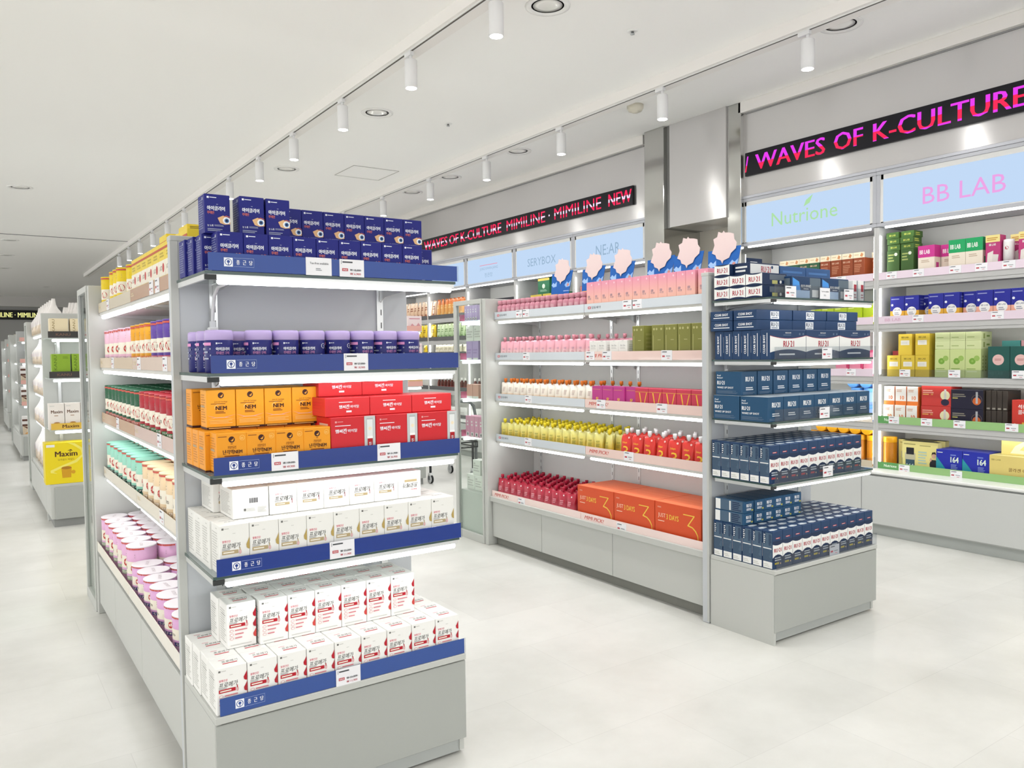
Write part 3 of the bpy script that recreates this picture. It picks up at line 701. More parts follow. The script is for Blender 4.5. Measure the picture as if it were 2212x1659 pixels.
for r in (2,):
    for c in range(1, 10): place('navy', 0.652 + P * (c + 0.1), 2.442 + r * 0.0775 + 0.02, 1.7055, 0, f'navy eye supplement box, lower layer, hidden third row, {nth(c)} along')
for c, (xx, yy) in enumerate([(0.643, 2.50), (0.743, 2.485), (0.824, 2.485)]): place('navy', xx, yy, 1.824, 0, f'navy eye supplement box, upper layer, forward group, {nth(c + 1)} from left')
for c in range(7): place('navy', 0.910 + P * c, 2.617, 1.824, 0, f'navy eye supplement box, upper layer, back row, {nth(c + 1)} from left')

PKT = mat('#d78fc0'); LAV = mat('#b9a6d6', 0.35)
canister('tub', 'supplement_tub', 'tub', 'navy tubs with lavender lids', 0.0415, 0.13, ([(0.93, 0), (1, 0.02), (1, 0.76), (0.94, 0.79)], mat('#22256b', 0.35)),
         [*logo(0.22, 0.67, W_, 0.05, 0.8), ('t', '아이클리어', 0.22, 0.52, 0.72, 0.60, W_, 0.04), ('t', '루테인 구미', 0.22, 0.43, 0.70, 0.50, mat('#c07fae'), 0.03), ('t', 'Lutein', 0.22, 0.30, 0.62, 0.39, mat('#e6cfe0'), 0.03), ('l', 0.22, 0.10, 0.66, 0.27, 3, GLYR),
          ('p', [(0.72, 0.28), (0.86, 0.40), (1.02, 0.42), (1.2, 0.36), (1.3, 0.28), (1.1, 0.2), (0.85, 0.2)], mat('#e6dcea')), ('e', 1.0, 0.31, 0.0085, mat('#5f7fc0')), ('e', 1.0, 0.31, 0.0042, mat('#181a40')),
          ('e', 1.1, 0.62, 0.0085, W_), ('e', 1.1, 0.62, 0.0072, mat('#22256b')), ('l', 0.98, 0.585, 1.22, 0.655, 3, W_),
          ('r', 1.5, 0.64, 1.95, 0.71, PKT, 6), ('l', 1.5, 0.3, 1.95, 0.6, 3, mat('#8a6fae')), ('r', -0.35, 0.64, 0.05, 0.71, PKT, 6), ('l', -0.35, 0.3, 0.05, 0.6, 4, GLYR)],
         ([(0.98, 0.765), (1.02, 0.775), (1.02, 0.93), (0.99, 0.975), (0.9, 1.0)], LAV))
rots = [0.1, -0.15, 0.1, -0.55, -0.5, 0.2, 0.25, 0.2]
for c, xx in enumerate([0.637, 0.757, 0.843, 0.930, 1.018, 1.105, 1.191, 1.278]):
    place('tub', xx, 2.458 + 0.043, 1.4005, rots[c], f'navy tub with lavender lid, front row, {nth(c + 1)} from left')
for c, (xx, yy) in enumerate([(0.636, 2.60), (0.634, 2.70)]): place('tub', xx, yy, 1.4005, -0.2, f'navy tub with lavender lid, outer column, {nth(c + 2)} from front')
for c, xx in enumerate([0.735, 0.86, 0.97]): place('tub', xx, 2.62, 1.4005, -0.3, f'navy tub with lavender lid, second row, {nth(c + 1)} from the gap')

OR = mat('#e8981d', 0.42); OD = mat('#7a3c12'); DKB = mat('#3a1712'); OL = mat('#f2bf6a')
emblem = lambda u, v: [('e', u, v, 0.0095, DKB), ('p', [(u - 0.05, v - 0.03), (u + 0.02, v + 0.0), (u + 0.09, v + 0.05), (u + 0.03, v - 0.03)], OR), ('p', [(u - 0.02, v - 0.045), (u + 0.04, v - 0.02), (u + 0.09, v + 0.02), (u + 0.03, v - 0.045)], OL)]
carton('nem', 'joint_care_box', 'box', 'orange joint care boxes', 0.0895, 0.077, 0.124, OR,
       front=emblem(0.5, 0.84) + [('l', 0.05, 0.90, 0.4, 0.93, 1, OD), ('e', 0.85, 0.87, 0.008, OL), ('e', 0.85, 0.87, 0.0068, OR), ('l', 0.79, 0.84, 0.91, 0.89, 3, OL), ('l', 0.46, 0.72, 0.54, 0.75, 1, OD), ('t', '관절연골엔', 0.36, 0.615, 0.64, 0.685, OD, 0.0), ('t', '난각막NEM', 0.2, 0.485, 0.84, 0.595, DKB, 0.03), ('l', 0.25, 0.42, 0.82, 0.465, 1, OD), ('r', 0.0, 0, 1, 0.05, DKB)],
       left=[('l', 0.12, 0.15, 0.85, 0.9, 12, mat('#c77f1e')), ('r', 0.1, 0.55, 0.7, 0.6, mat('#a8977a')), ('r', 0, 0, 1, 0.05, DKB)], top=[('l', 0.1, 0.4, 0.9, 0.6, 1, mat('#d2871c'))])
carton('nemb', 'joint_care_box', 'box', 'orange joint care boxes', 0.0895, 0.077, 0.124, mat('#eba11f', 0.42),
       front=emblem(0.5, 0.86) + [('t', 'Joint & Cartilage', 0.27, 0.67, 0.72, 0.715, OD, 0.0), ('l', 0.15, 0.63, 0.85, 0.66, 1, OD), ('t', 'NEM', 0.31, 0.485, 0.70, 0.585, DKB, 0.04), ('p', [(0.27, 0.5), (0.27, 0.58), (0.36, 0.63), (0.55, 0.63), (0.36, 0.615), (0.29, 0.57)], mat('#f5d08a')), ('l', 0.3, 0.39, 0.7, 0.46, 2, OD),
                               ('p', [(0, 0.36), (0.3, 0.30), (0.6, 0.30), (1, 0.36), (0.6, 0.285), (0.3, 0.285)], mat('#d9a7b8')), ('p', [(0, 0.24), (0.3, 0.29), (0.6, 0.29), (1, 0.24), (0.6, 0.3), (0.3, 0.3)], mat('#f0c8a0')), ('l', 0.1, 0.13, 0.92, 0.24, 3, OL), ('r', 0, 0, 1, 0.055, DKB), ('l', 0.06, 0.01, 0.9, 0.045, 1, OL)],
       left=[('l', 0.12, 0.15, 0.85, 0.9, 12, mat('#c77f1e')), ('r', 0.1, 0.55, 0.7, 0.6, mat('#a8977a')), ('r', 0, 0, 1, 0.055, DKB)], top=[('l', 0.1, 0.4, 0.9, 0.6, 1, mat('#d2871c'))])
for c in range(4): place('nem', 0.607 + 0.0893 * (c + 0.5) - 0.0, 2.442, 1.0955, 0, f'orange joint box with dark script, lower front row, {nth(c + 1)} from left')
for r in (1, 2, 3): place('nem', 0.638 - 0.001 * r, 2.442 + r * 0.079, 1.0955, 0, f'orange joint box, lower layer, outer column, {nth(r + 1)} from front')
for c in range(1, 4): place('nem', 0.640 + 0.091 * c, 2.6, 1.0955, 0, f'orange joint box, lower layer, third row, {nth(c + 1)} from outer side')
for c in range(4): place('nemb', 0.660 + 0.0915 * c, 2.585, 1.221, 0, f'orange joint box turned back to front, upper front row, {nth(c + 1)} from left')
for c in range(4): place('nem', 0.642 + 0.0915 * c, 2.70, 1.221, 0, f'orange joint box, upper layer, back row, {nth(c + 1)} from left')
for c in range(4): place('nemb', 0.642 + 0.0915 * c, 2.70, 1.0955, 0, f'orange joint box, lower layer, back row, {nth(c + 1)} from left') if c else None

RD = mat('#c9222b', 0.35); RDL = mat('#d9343b', 0.35)
def vital(u0, v0, u1, v1): 
    w = u1 - u0
    return [('t', '헬씨', u0, v0, u0 + w * 0.33, v1, W_, 0.04), ('t', '칸', u0 + w * 0.35, v0 - (v1 - v0) * 0.15, u0 + w * 0.53, v1 + (v1 - v0) * 0.15, W_, 0.05), ('t', '바이탈', u0 + w * 0.57, v0 + (v1 - v0) * 0.05, u1, v1 - (v1 - v0) * 0.05, W_, 0.02)]
carton('redbig', 'vitamin_box', 'box', 'red vitamin boxes', 0.157, 0.125, 0.151, RD,
       front=logo(0.09, 0.88, mat('#e09a9a'), 0.04, 1.0) + [('l', 0.09, 0.80, 0.46, 0.83, 1, W_), *vital(0.09, 0.66, 0.58, 0.74), ('e', 0.17, 0.12, 0.003, W_), ('e', 0.42, 0.13, 0.003, W_), ('e', 0.60, 0.12, 0.004, W_),
              ('r', 0.74, 0, 0.99, 1.0, mat('#c3c7c8')), ('r', 0.79, 0.02, 0.94, 0.95, mat('#aeb3b4')), ('r', 0.80, 0.55, 0.93, 0.92, mat('#dfe2e2')), ('e', 0.87, 0.72, 0.006, mat('#e9dcc0')), ('r', 0.80, 0.5, 0.93, 0.55, mat('#f0f0f0')), ('r', 0.81, 0.0, 0.925, 0.5, mat('#a8161e')), ('v', '빅타민', 0.84, 0.2, 0.90, 0.42, W_, 0.03)],
       left=[('l', 0.15, 0.3, 0.85, 0.8, 7, RDL), ('r', 0.2, 0.75, 0.8, 0.86, mat('#d8b8a8'))], top=[('l', 0.2, 0.3, 0.7, 0.6, 2, RDL)])
carton('redflat', 'vitamin_box', 'box', 'red vitamin boxes', 0.157, 0.151, 0.0615, mat('#d22a30', 0.3), front=[('l', 0.3, 0.72, 0.68, 0.79, 1, W_), *vital(0.3, 0.42, 0.75, 0.6), ('r', 0.46, 0.2, 0.58, 0.3, W_)], left=[('l', 0.1, 0.1, 0.9, 0.9, 5, RDL)])
for c in range(3): place('redbig', 0.966 + 0.1585 * (c + 0.5), 2.443, 1.0955, 0, f'large red vitamin box with tube window, {nth(c + 1)} from left')
for r in (1,):
    for c in range(3): place('redbig', 0.972 + 0.1585 * (c + 0.5), 2.575, 1.0955, 0, f'large red vitamin box hidden in second row, {nth(c + 1)} along')
for c in range(3): place('redflat', 0.958 + 0.1585 * (c + 0.5), 2.468, 1.2475, 0, f'flat red vitamin box lying on the large ones, {nth(c + 1)} from left')
for c in range(2): place('redflat', 0.972 + 0.158 * (c + 0.5), 2.56 + 0.0, 1.31, 0, f'flat red vitamin box, topmost layer, {nth(c + 1)} from left')

OW = mat('#e6e6e2', 0.5); GOLD = mat('#b29a58'); TAN = mat('#b3a078'); PINKT = mat('#d8667a'); BLK = mat('#23211f'); LGY = mat('#c4c4c0'); DRED = mat('#b3182a'); MRED = mat('#c6323e')
def promega(bar, drops, v=0.0, full=True):
    d = [('r', 0.08, 0.905, 0.15, 0.945, mat('#6b6b68')), ('l', 0.17, 0.91, 0.38, 0.94, 1, LGY), ('l', 0.44, 0.81, 0.54, 0.83, 1, LGY)] if full else []
    d += [('t', '혈행건강', 0.09, 0.70 - v, 0.37, 0.75 - v, PINKT, 0.02), ('t', '프로메가', 0.08, 0.57 - v, 0.70, 0.682 - v, BLK, 0.0, 0.2), ('r', 0.08, 0.555 - v, 0.34, 0.563 - v, BLK), ('r', 0.08, 0.465 - v, 0.62, 0.54 - v, bar), ('l', 0.12, 0.475 - v, 0.56, 0.53 - v, 1, mat('#e8e2d4')), ('e', 0.68, 0.49 - v, 0.004, mat('#d8b0b0'), 0.007), ('r', 0.66, 0.52 - v, 0.69, 0.58 - v, bar)]
    return d + drops
def drop(v, r, m): return [('p', [(1.0, v + r * 1.25), (0.95, v + r * 0.6), (0.89, v), (0.9, v - r * 0.55), (0.95, v - r * 0.8), (1.0, v - r * 0.85)], m)]
TXT = [('l', 0.1, 0.1, 0.85, 0.85, 14, LGY)]
carton('gold', 'omega_box', 'box', 'white omega boxes with gold bar', 0.0895, 0.0925, 0.151, OW, front=promega(TAN, drop(0.57, 0.12, GOLD), 0.055), left=TXT + [('l', 0.55, 0.9, 0.8, 0.94, 1, LGY)], top=[('t', '프로메가', 0.3, 0.45, 0.8, 0.62, mat('#8a8a86'), 0.0, 0.2), ('l', 0.2, 0.75, 0.6, 0.85, 1, LGY)])
carton('goldlie', 'omega_box', 'box', 'white omega boxes with gold bar', 0.0895, 0.151, 0.0925, OW, front=[('t', '혈행건강', 0.2, 0.66, 0.46, 0.72, PINKT, 0.02), ('t', '프로메가', 0.18, 0.44, 0.84, 0.62, BLK, 0.015, 0.2), ('r', 0.18, 0.42, 0.4, 0.43, BLK), ('r', 0.2, 0.30, 0.72, 0.39, TAN), ('l', 0.24, 0.315, 0.68, 0.375, 1, mat('#e8e2d4')), ('r', 0.8, 0.34, 0.83, 0.5, mat('#b07a80'))], left=TXT, top=[('l', 0.1, 0.8, 0.5, 0.95, 2, mat('#a8a6a2'))])
carton('goldflip', 'omega_box', 'box', 'white omega boxes with gold bar', 0.0895, 0.151, 0.0925, OW, front=[('r', 0.28, 0.60, 0.82, 0.69, TAN), ('t', '프로메가', 0.86, 0.56, 0.2, 0.38, BLK, 0.015, 0.2), ('t', '혈행건강', 0.82, 0.34, 0.56, 0.28, PINKT, 0.02)], left=TXT, top=[('l', 0.1, 0.8, 0.5, 0.95, 2, mat('#a8a6a2'))])
carton('goldend', 'omega_box', 'box', 'white omega boxes with gold bar', 0.112, 0.151, 0.0925, OW, front=[('l', 0.3, 0.80, 0.9, 0.84, 1, LGY)] + [('r', 0.46 + 0.022 * i, 0.5, 0.46 + 0.022 * i + (0.012 if i % 3 else 0.018), 0.67, mat('#55555a')) for i in range(11)] + [('r', 0.3, 0.25, 0.36, 0.33, mat('#6b6b68')), ('l', 0.38, 0.22, 0.62, 0.34, 3, LGY), ('l', 0.68, 0.15, 0.98, 0.36, 5, LGY)], left=TXT)
for c in range(9): place('gold', 0.607 + 0.0905 * (c + 0.5), 2.443, 0.7905, 0, f'white omega box with gold drop, lower front row, {nth(c + 1)} from left')
for r in (1, 2, 3): place('gold', 0.646, 2.443 + r * 0.095, 0.7905, 0, f'white omega box with gold bar, outer column, {nth(r + 1)} from front')
for c in range(1, 9): place('gold', 0.649 + 0.0905 * c, 2.54, 0.7905, 0, f'white omega box with gold bar, lower second row, {nth(c + 1)} from outer side')
for c in range(1, 9): place('gold', 0.649 + 0.0905 * c, 2.635, 0.7905, 0, f'white omega box with gold bar, lower third row, {nth(c + 1)} from outer side')
place('goldend', 0.722, 2.505, 0.943, 0, 'white omega box lying with its barcode end outward, upper layer')
for c in range(5): place('goldlie', 0.826 + 0.0905 * c, 2.505, 0.943, 0, f'white omega box lying down, upper front row, {nth(c + 1)} after the barcode box')
place('goldflip', 0.826 + 0.0905 * 5, 2.505, 0.943, 0, 'white omega box lying upside down, last in the upper front row')
for c in range(7): place('goldlie', 0.69 + 0.0925 * c, 2.66, 0.943, 0, f'white omega box lying down, upper back row, {nth(c + 1)} from left')

RW = mat('#ebebe8', 0.5)
REDTOP = [('t', '프로메가', 0.3, 0.42, 0.85, 0.62, mat('#4a4a48'), 0.0, 0.2), ('r', 0.3, 0.30, 0.78, 0.37, MRED), ('l', 0.25, 0.68, 0.5, 0.74, 1, PINKT)]
carton('rb', 'omega_box', 'box', 'white omega boxes with red bar', 0.0915, 0.0895, 0.1435, RW,
       front=promega(DRED, drop(0.72, 0.10, DRED) + drop(0.49, 0.10, mat('#a9202e')) + drop(0.26, 0.10, mat('#c8443f')), 0.0) + [('e', 0.15, 0.395, 0.006, mat('#d98a8c'), 0.004), ('e', 0.15, 0.395, 0.0048, RW, 0.003), ('l', 0.26, 0.375, 0.72, 0.42, 1, mat('#cf737c')), ('e', 0.15, 0.31, 0.006, mat('#d98a8c'), 0.004), ('e', 0.15, 0.31, 0.0048, RW, 0.003), ('l', 0.26, 0.29, 0.58, 0.335, 1, mat('#cf737c')), ('e', 0.15, 0.225, 0.006, mat('#d98a8c'), 0.004), ('e', 0.15, 0.225, 0.0048, RW, 0.003), ('l', 0.26, 0.205, 0.52, 0.25, 1, mat('#cf737c')), ('l', 0.1, 0.055, 0.86, 0.09, 1, LGY)],
       left=TXT + [('r', 0.3, 0.72, 0.8, 0.735, mat('#8a8a88'))], top=REDTOP)
for c in range(9): place('rb', 0.582 + 0.0936 * (c + 0.5), 2.428, 0.3725, 0, f'white omega box with red drops, lower front row, {nth(c + 1)} from left')
for r in (1, 2, 3):
    for c in range(9):
        if c < 2 or c > 7 or r > 0: place('rb', 0.586 + 0.0936 * (c + 0.5) - 0.004 * r, 2.428 + 0.0925 * r, 0.3725, 0, f'white omega box with red drops, lower {nth(r + 1)} row, {nth(c + 1)} from left')
for r in range(3):
    for c in range(7):
        if r == 2 and c in (0, 6): continue
        dy = 0.055 if c == 0 and r == 0 else 0.0
        place('rb', 0.706 + 0.0932 * c - 0.006 * r - (0.0 if c else 0.005), 2.548 + 0.0905 * r + (0.02 if c == 0 else 0), 0.517, 0, f'white omega box with red drops, upper {nth(r + 1)} row, {nth(c + 1)} from left')

# ------------------------------------------------------------------ products: far end display (navy boxes)
RU = 'RU·21'; NV = mat('#1d3a5f', 0.42); NVD = mat('#15294a', 0.42); TEAL = mat('#1f4a6c', 0.4); RUR = mat('#a02436'); PW = mat('#e3e4e2', 0.45); NSP = mat('#5c7088')
def curved(lo, hi, m, face_h=True):      # white field between two curved navy edges
    up_ = [(u / 10, hi - 0.10 * (1 - (u / 5 - 1) ** 2)) for u in range(10, -1, -1)]; dn = [(u / 10, lo + 0.10 * (1 - (u / 5 - 1) ** 2)) for u in range(0, 11)]
    return [('p', dn + up_, m)]
carton('ruhang', 'hangover_remedy_box', 'box', 'navy remedy boxes on the top glass shelf', 0.19, 0.098, 0.06, NVD, left=curved(0.08, 0.98, PW) + [('t', RU, 0.18, 0.3, 0.86, 0.72, RUR, 0.03)], front=[('r', 0.3, 0.45, 0.95, 0.9, mat('#5a6470')), ('r', 0.4, 0.12, 0.62, 0.42, mat('#a9a86a')), ('e', 0.75, 0.3, 0.008, PW)])
for r in range(3):
    for l in range(2): place('ruhang', 3.205 + 0.095 + (0.0, 0.0)[l], 2.495 + 0.101 * r, 1.7055 + 0.0605 * l, 0, f'small navy box with white end, {("lowest", "middle")[l]} layer, {nth(r + 1)} from front')
place('ruhang', 3.305, 2.70, 1.8265, 0, 'small navy box with white end, topmost, against the back panel')
carton('rulid', 'display_carton', 'box', 'navy display cartons', 0.24, 0.10, 0.012, PW, front=[], top=[('t', RU, 0.3, 0.2, 0.6, 0.8, RUR, 0.03)])
carton('rusmall', 'hangover_remedy_box', 'box', 'navy remedy boxes on the top glass shelf', 0.235, 0.098, 0.062, NVD, left=[('l', 0.1, 0.2, 0.9, 0.8, 2, PW)], front=[('r', 0.02, 0.1, 0.98, 0.9, mat('#d9dbdb')), ('t', RU, 0.38, 0.25, 0.7, 0.75, RUR, 0.03), ('e', 0.75, 0.7, 0.008, NV)])
place('rusmall', 3.36, 2.6, 1.8265, 0, 'long white fronted remedy box lying on the navy stack')
bl = mat('#3a8fe0', 0.15, 0, 0.6)
carton('rutray', 'display_carton', 'box', 'open display cartons of blue sachets', 0.236, 0.105, 0.108, NV, front=[('p', [(0.03, 0.35), (0.03, 0.93), (0.25, 0.75), (0.3, 0.35)], bl), ('r', 0.0, 0.0, 0.62, 0.36, mat('#a9c2e0')), ('r', 0.62, 0.0, 1.0, 0.95, mat('#5e6c78')), ('t', RU + ' AWAKE', 0.32, 0.5, 0.66, 0.62, PW, 0.03), ('l', 0.4, 0.4, 0.6, 0.46, 1, PW), ('r', 0.7, 0.06, 0.93, 0.4, PW)], left=[('r', 0.1, 0.1, 0.9, 0.9, mat('#5e6c78'))])
place('rutray', 3.495, 2.452, 1.7055, 0, 'open navy carton with blue sachet, first beside the navy stack')
place('rutray', 3.735 + 0.005, 2.452, 1.7055, 0, 'open navy carton with blue sachet, second beside the navy stack')
carton('ruback', 'display_carton', 'box', 'navy display cartons', 0.215, 0.14, 0.088, mat('#335a8c', 0.35), front=[('r', 0.3, 0.1, 0.55, 0.3, mat('#a9a870')), ('e', 0.68, 0.22, 0.007, PW), ('l', 0.1, 0.55, 0.9, 0.8, 1, mat('#4d79b0'))])
for c, xx in enumerate((3.592, 3.812)):
    for l in range(2): place('ruback', xx, 2.60, 1.7055 + 0.0885 * l, 0, f'slate blue carton behind the sachets, {("lower", "upper")[l]} layer, {("nearer the stack", "nearer the open end")[c]}')
carton('ruslim', 'hangover_remedy_box', 'box', 'slim white and red remedy packs', 0.048, 0.06, 0.107, PW, front=[('r', 0.2, 0.45, 0.8, 0.8, RUR), ('l', 0.2, 0.1, 0.8, 0.35, 2, mat('#b07a80')), ('r', 0.88, 0, 1, 1, NV)])
for c in range(2): place('ruslim', 3.93 + 0.065 * c, 2.458, 1.7055, 0.1, f'slim white pack with red print, {("first", "second")[c]} from the sachet cartons')
carton('rucounter', 'shelf_topper', 'sign', 'round topped counter card', 0.13, 0.004, 0.10, NVD, front=[('l', 0.25, 0.6, 0.75, 0.85, 2, PW)])
place('rucounter', 3.43, 2.72, 1.83, 0, 'navy topper card standing behind the white fronted box')
CS = mat('#e6e8ea')
carton('clear', 'clear_shot_box', 'box', 'navy and white boxes on the second glass shelf', 0.283, 0.0565, 0.145, NV,
       left=[('v', 'CLEAR SHOT', 0.28, 0.2, 0.5, 0.84, CS, 0.04), ('r', 0.66, 0.12, 0.72, 0.9, CS)],
       front=curved(0.24, 0.80, PW) + [('p', [(u / 10, 0.80 - 0.10 * (1 - (u / 5 - 1) ** 2)) for u in range(11)] + [(u / 10, 0.815 - 0.10 * (1 - (u / 5 - 1) ** 2)) for u in range(10, -1, -1)], RUR), ('t', RU, 0.36, 0.42, 0.66, 0.63, RUR, 0.035), ('t', 'REGULAR', 0.42, 0.88, 0.58, 0.92, CS, 0.02), ('l', 0.36, 0.80, 0.68, 0.85, 1, NSP), ('l', 0.25, 0.12, 0.75, 0.22, 1, CS), ('e', 0.82, 0.86, 0.006, NSP), ('e', 0.92, 0.86, 0.006, NSP)])
for c in range(3): place('clear', 3.207 + 0.286 * (c + 0.5), 2.452, 1.4005, 0, f'upright box with wide white field, front row, {nth(c + 1)} from left')
for r in range(1, 6): place('clear', 3.207 + 0.143, 2.452 + 0.0573 * r, 1.4005, 0, f'upright navy box showing vertical lettering, {nth(r + 1)} from the front')
for r in (2, 4):
    for c in (1, 2): place('clear', 3.207 + 0.286 * (c + 0.5), 2.452 + 0.0573 * r, 1.4005, 0, f'upright navy box hidden behind the wide white fronts, row {nth(r)}, column {nth(c)}')
carton('clearflat', 'clear_shot_box', 'box', 'navy boxes lying on the second glass shelf', 0.283, 0.141, 0.0505, NV, left=[('t', 'CLEAR SHOT', 0.2, 0.5, 0.82, 0.74, CS, 0.04), ('r', 0.14, 0.28, 0.88, 0.36, CS)], front=[('r', 0.38, 0.1, 0.62, 0.84, CS), ('t', RU, 0.40, 0.36, 0.60, 0.78, NVD, 0.04), ('l', 0.41, 0.15, 0.59, 0.3, 1, NSP)])
for l in range(2):
    for c in range(3): place('clearflat', 3.205 + 0.285 * (c + 0.5) + 0.006 * l * c, 2.53, 1.547 + 0.0512 * l, 0, f'navy box lying flat, {("lower", "upper")[l]} layer, front row, {nth(c + 1)} from left')
    place('clearflat', 3.345, 2.678, 1.547 + 0.0512 * l, 0, f'navy box lying flat, {("lower", "upper")[l]} layer, behind the front row')
carton('wake', 'wake_up_shot_box', 'box', 'teal navy boxes on the third glass shelf', 0.121, 0.166, 0.122, TEAL,
       left=[('t', 'Feel', 0.06, 0.80, 0.2, 0.86, CS, 0.03), ('t', 'Better!', 0.06, 0.70, 0.28, 0.76, CS, 0.03), ('t', RU, 0.06, 0.44, 0.36, 0.60, CS, 0.04), ('t', 'WAKE UP SHOT', 0.06, 0.28, 0.7, 0.36, CS, 0.03), ('l', 0.06, 0.06, 0.95, 0.2, 4, NSP)],
       front=[('t', RU, 0.26, 0.58, 0.78, 0.78, CS, 0.05), ('l', 0.28, 0.2, 0.76, 0.36, 2, CS), ('l', 0.1, 0.04, 0.9, 0.15, 2, NSP), ('e', 0.5, 1.0, 0.016, mat('#2b5fa0'), 0.0)], top=[('r', 0, 0, 1, 1, mat('#aab4bc'))])
for c in range(7): place('wake', 3.190 + 0.1245 * (c + 0.5), 2.452, 1.0955, 0, f'teal navy box, lower front row, {nth(c + 1)} from left')
for c in range(7): place('wake', 3.190 + 0.1245 * (c + 0.5), 2.625, 1.0955, 0, f'teal navy box, lower back row, {nth(c + 1)} from left')
for c in range(6): place('wake', 3.212 + 0.1275 * (c + 0.5), 2.63, 1.218, 0, f'teal navy box, upper row, {nth(c + 1)} from left')
def slim(acc):
    return dict(front=[('r', 0, 0.30, 1, 0.68, PW)] + [('p', [(0, 0.66), (0.25, 0.63), (0.5, 0.62), (0.75, 0.63), (1, 0.66), (1, 0.74), (0, 0.74)], NVD), ('p', [(0, 0.3), (0.25, 0.36), (0.5, 0.38), (0.75, 0.36), (1, 0.3), (1, 0.2), (0, 0.2)], NVD), ('t', RU, 0.14, 0.44, 0.88, 0.545, RUR, 0.04), ('r', 0.3, 0.79, 0.74, 0.825, RUR), ('l', 0.34, 0.797, 0.7, 0.818, 1, PW), ('l', 0.2, 0.2, 0.85, 0.32, 2, mat('#b8c0c8')), ('r', 0.2, 0.12, 0.62, 0.17, acc), ('e', 0.78, 0.13, 0.004, mat('#d8b48a'))],
                left=[('r', 0.08, 0.02, 0.95, 0.19, PW), ('l', 0.12, 0.05, 0.7, 0.14, 2, LGY), ('r', 0.08, 0.21, 0.95, 0.95, mat('#4a6076')), ('l', 0.1, 0.22, 0.93, 0.52, 16, mat('#33485f')), ('r', 0.08, 0.53, 0.9, 0.555, PW), ('r', 0.12, 0.66, 0.3, 0.95, NVD), ('l', 0.12, 0.66, 0.3, 0.92, 5, PW), ('l', 0.62, 0.62, 0.9, 0.92, 8, NVD)],
                top=[('p', [(0.1, 0.35), (0.35, 0.2), (0.8, 0.3), (0.95, 0.5), (0.7, 0.75), (0.25, 0.7)], mat('#b9c2c8')), ('l', 0.3, 0.4, 0.7, 0.6, 1, PW)])
carton('slima', 'remedy_carton', 'box', 'slim navy and white cartons, fourth glass shelf', 0.0765, 0.0595, 0.19, NV, **slim(mat('#b04850')))
carton('slimb', 'remedy_carton', 'box', 'slim navy and white cartons on the base', 0.0765, 0.0605, 0.187, NV, **slim(mat('#b9a93a')))
for r in range(6):
    for c in range(10):
        dy = 0.0 if c < 5 else 0.004
        place('slima', 3.207 + 0.0785 * (c + 0.5) + (0.004 if c > 4 else 0), 2.455 + 0.0605 * r + dy, 0.7905, 0, f'slim carton with red mark, fourth glass shelf, {nth(r + 1)} row, {nth(c + 1)} from left')
for r in range(6):
    for c in range(11):
        place('slimb', 3.212 + 0.0786 * (c + 0.5), 2.440 + 0.0622 * r, 0.3725, 0, f'slim carton with yellow mark, on the base, {nth(r + 1)} row, {nth(c + 1)} from left')
carton('slimlie', 'remedy_carton', 'box', 'slim navy cartons lying on the base stack', 0.0765, 0.187, 0.0595, TEAL, front=[('t', RU, 0.25, 0.5, 0.75, 0.78, CS, 0.05), ('l', 0.25, 0.2, 0.8, 0.42, 2, CS), ('r', 0.75, 0.15, 0.92, 0.28, mat('#b9b04a'))], left=[('r', 0.02, 0.05, 0.19, 0.95, PW), ('r', 0.2, 0.05, 0.95, 0.95, mat('#4a6076')), ('r', 0.5, 0.1, 0.55, 0.9, PW), ('l', 0.6, 0.1, 0.92, 0.9, 5, NVD)])
for l in range(2):
    for c in range(6): place('slimlie', 3.212 + 0.0775 * (c + 0.5) + 0.003 * l + (0.006 if c else 0), 2.615, 0.56 + 0.0602 * l, 0, f'slim carton lying flat, {("lower", "upper")[l]} layer, {nth(c + 1)} from left')

# ------------------------------------------------------------------ products: pouch run (faces the aisle)
def jit(a): return random.uniform(-a, a)
XR = 3.292
PB = mat('#c98a9a', 0.3)
canister('bottle', 'drink_bottle', 'bottle', 'pink drink bottles on the top shelf', 0.0285, 0.118, ([(0.9, 0), (1, 0.02), (1, 0.72), (0.92, 0.80), (0.62, 0.87), (0.62, 0.9)], PB),
         [('r', 0.25, 0.12, 1.1, 0.62, mat('#d3a3ad'), 5), ('t', '콜라겐', 0.45, 0.38, 0.75, 0.46, mat('#8d5a70'), 0.0), ('l', 0.4, 0.2, 0.8, 0.32, 3, mat('#a77484'))], ([(0.66, 0.89), (0.86, 0.9), (0.86, 1.12), (0.8, 1.15)], mat('#d193a2', 0.35)), 'cap', 18)
n = 0
for c in range(17):
    y = 4.955 - 0.0595 * c - (0.012 if c > 11 else 0)
    place('bottle', XR + 0.03 + (0.006 if c > 11 else 0), y, 1.7055, AISLE - 0.5, f'small pink bottle, top shelf front row, {nth(c + 1)} from the glass end')
for c in range(17): place('bottle', XR + 0.095, 4.95 - 0.0595 * c, 1.7055, AISLE - 0.5, f'small pink bottle, top shelf second row, {nth(c + 1)} from the glass end')
pinkgrad = ramp_mat('pink_to_peach_print', [(0.0, '#eebfa6'), (0.45, '#e9b0a4'), (1.0, '#df8fa8')], 0.4)
BT = mat('#6d6a86')
carton('pinkbox', 'collagen_carton', 'box', 'pink cartons on the top shelf', 0.0695, 0.07, 0.187, pinkgrad, front=[('t', '콜', 0.16, 0.47, 0.5, 0.54, BT, 0.0), ('t', '라겐', 0.2, 0.40, 0.62, 0.46, BT, 0.0), ('l', 0.2, 0.14, 0.8, 0.17, 1, mat('#d98a78')), ('l', 0.2, 0.06, 0.85, 0.1, 1, mat('#d98a78')), ('e', 0.72, 0.9, 0.006, mat('#efc3cf'))], right=[('l', 0.15, 0.1, 0.85, 0.5, 6, mat('#e0a298'))])
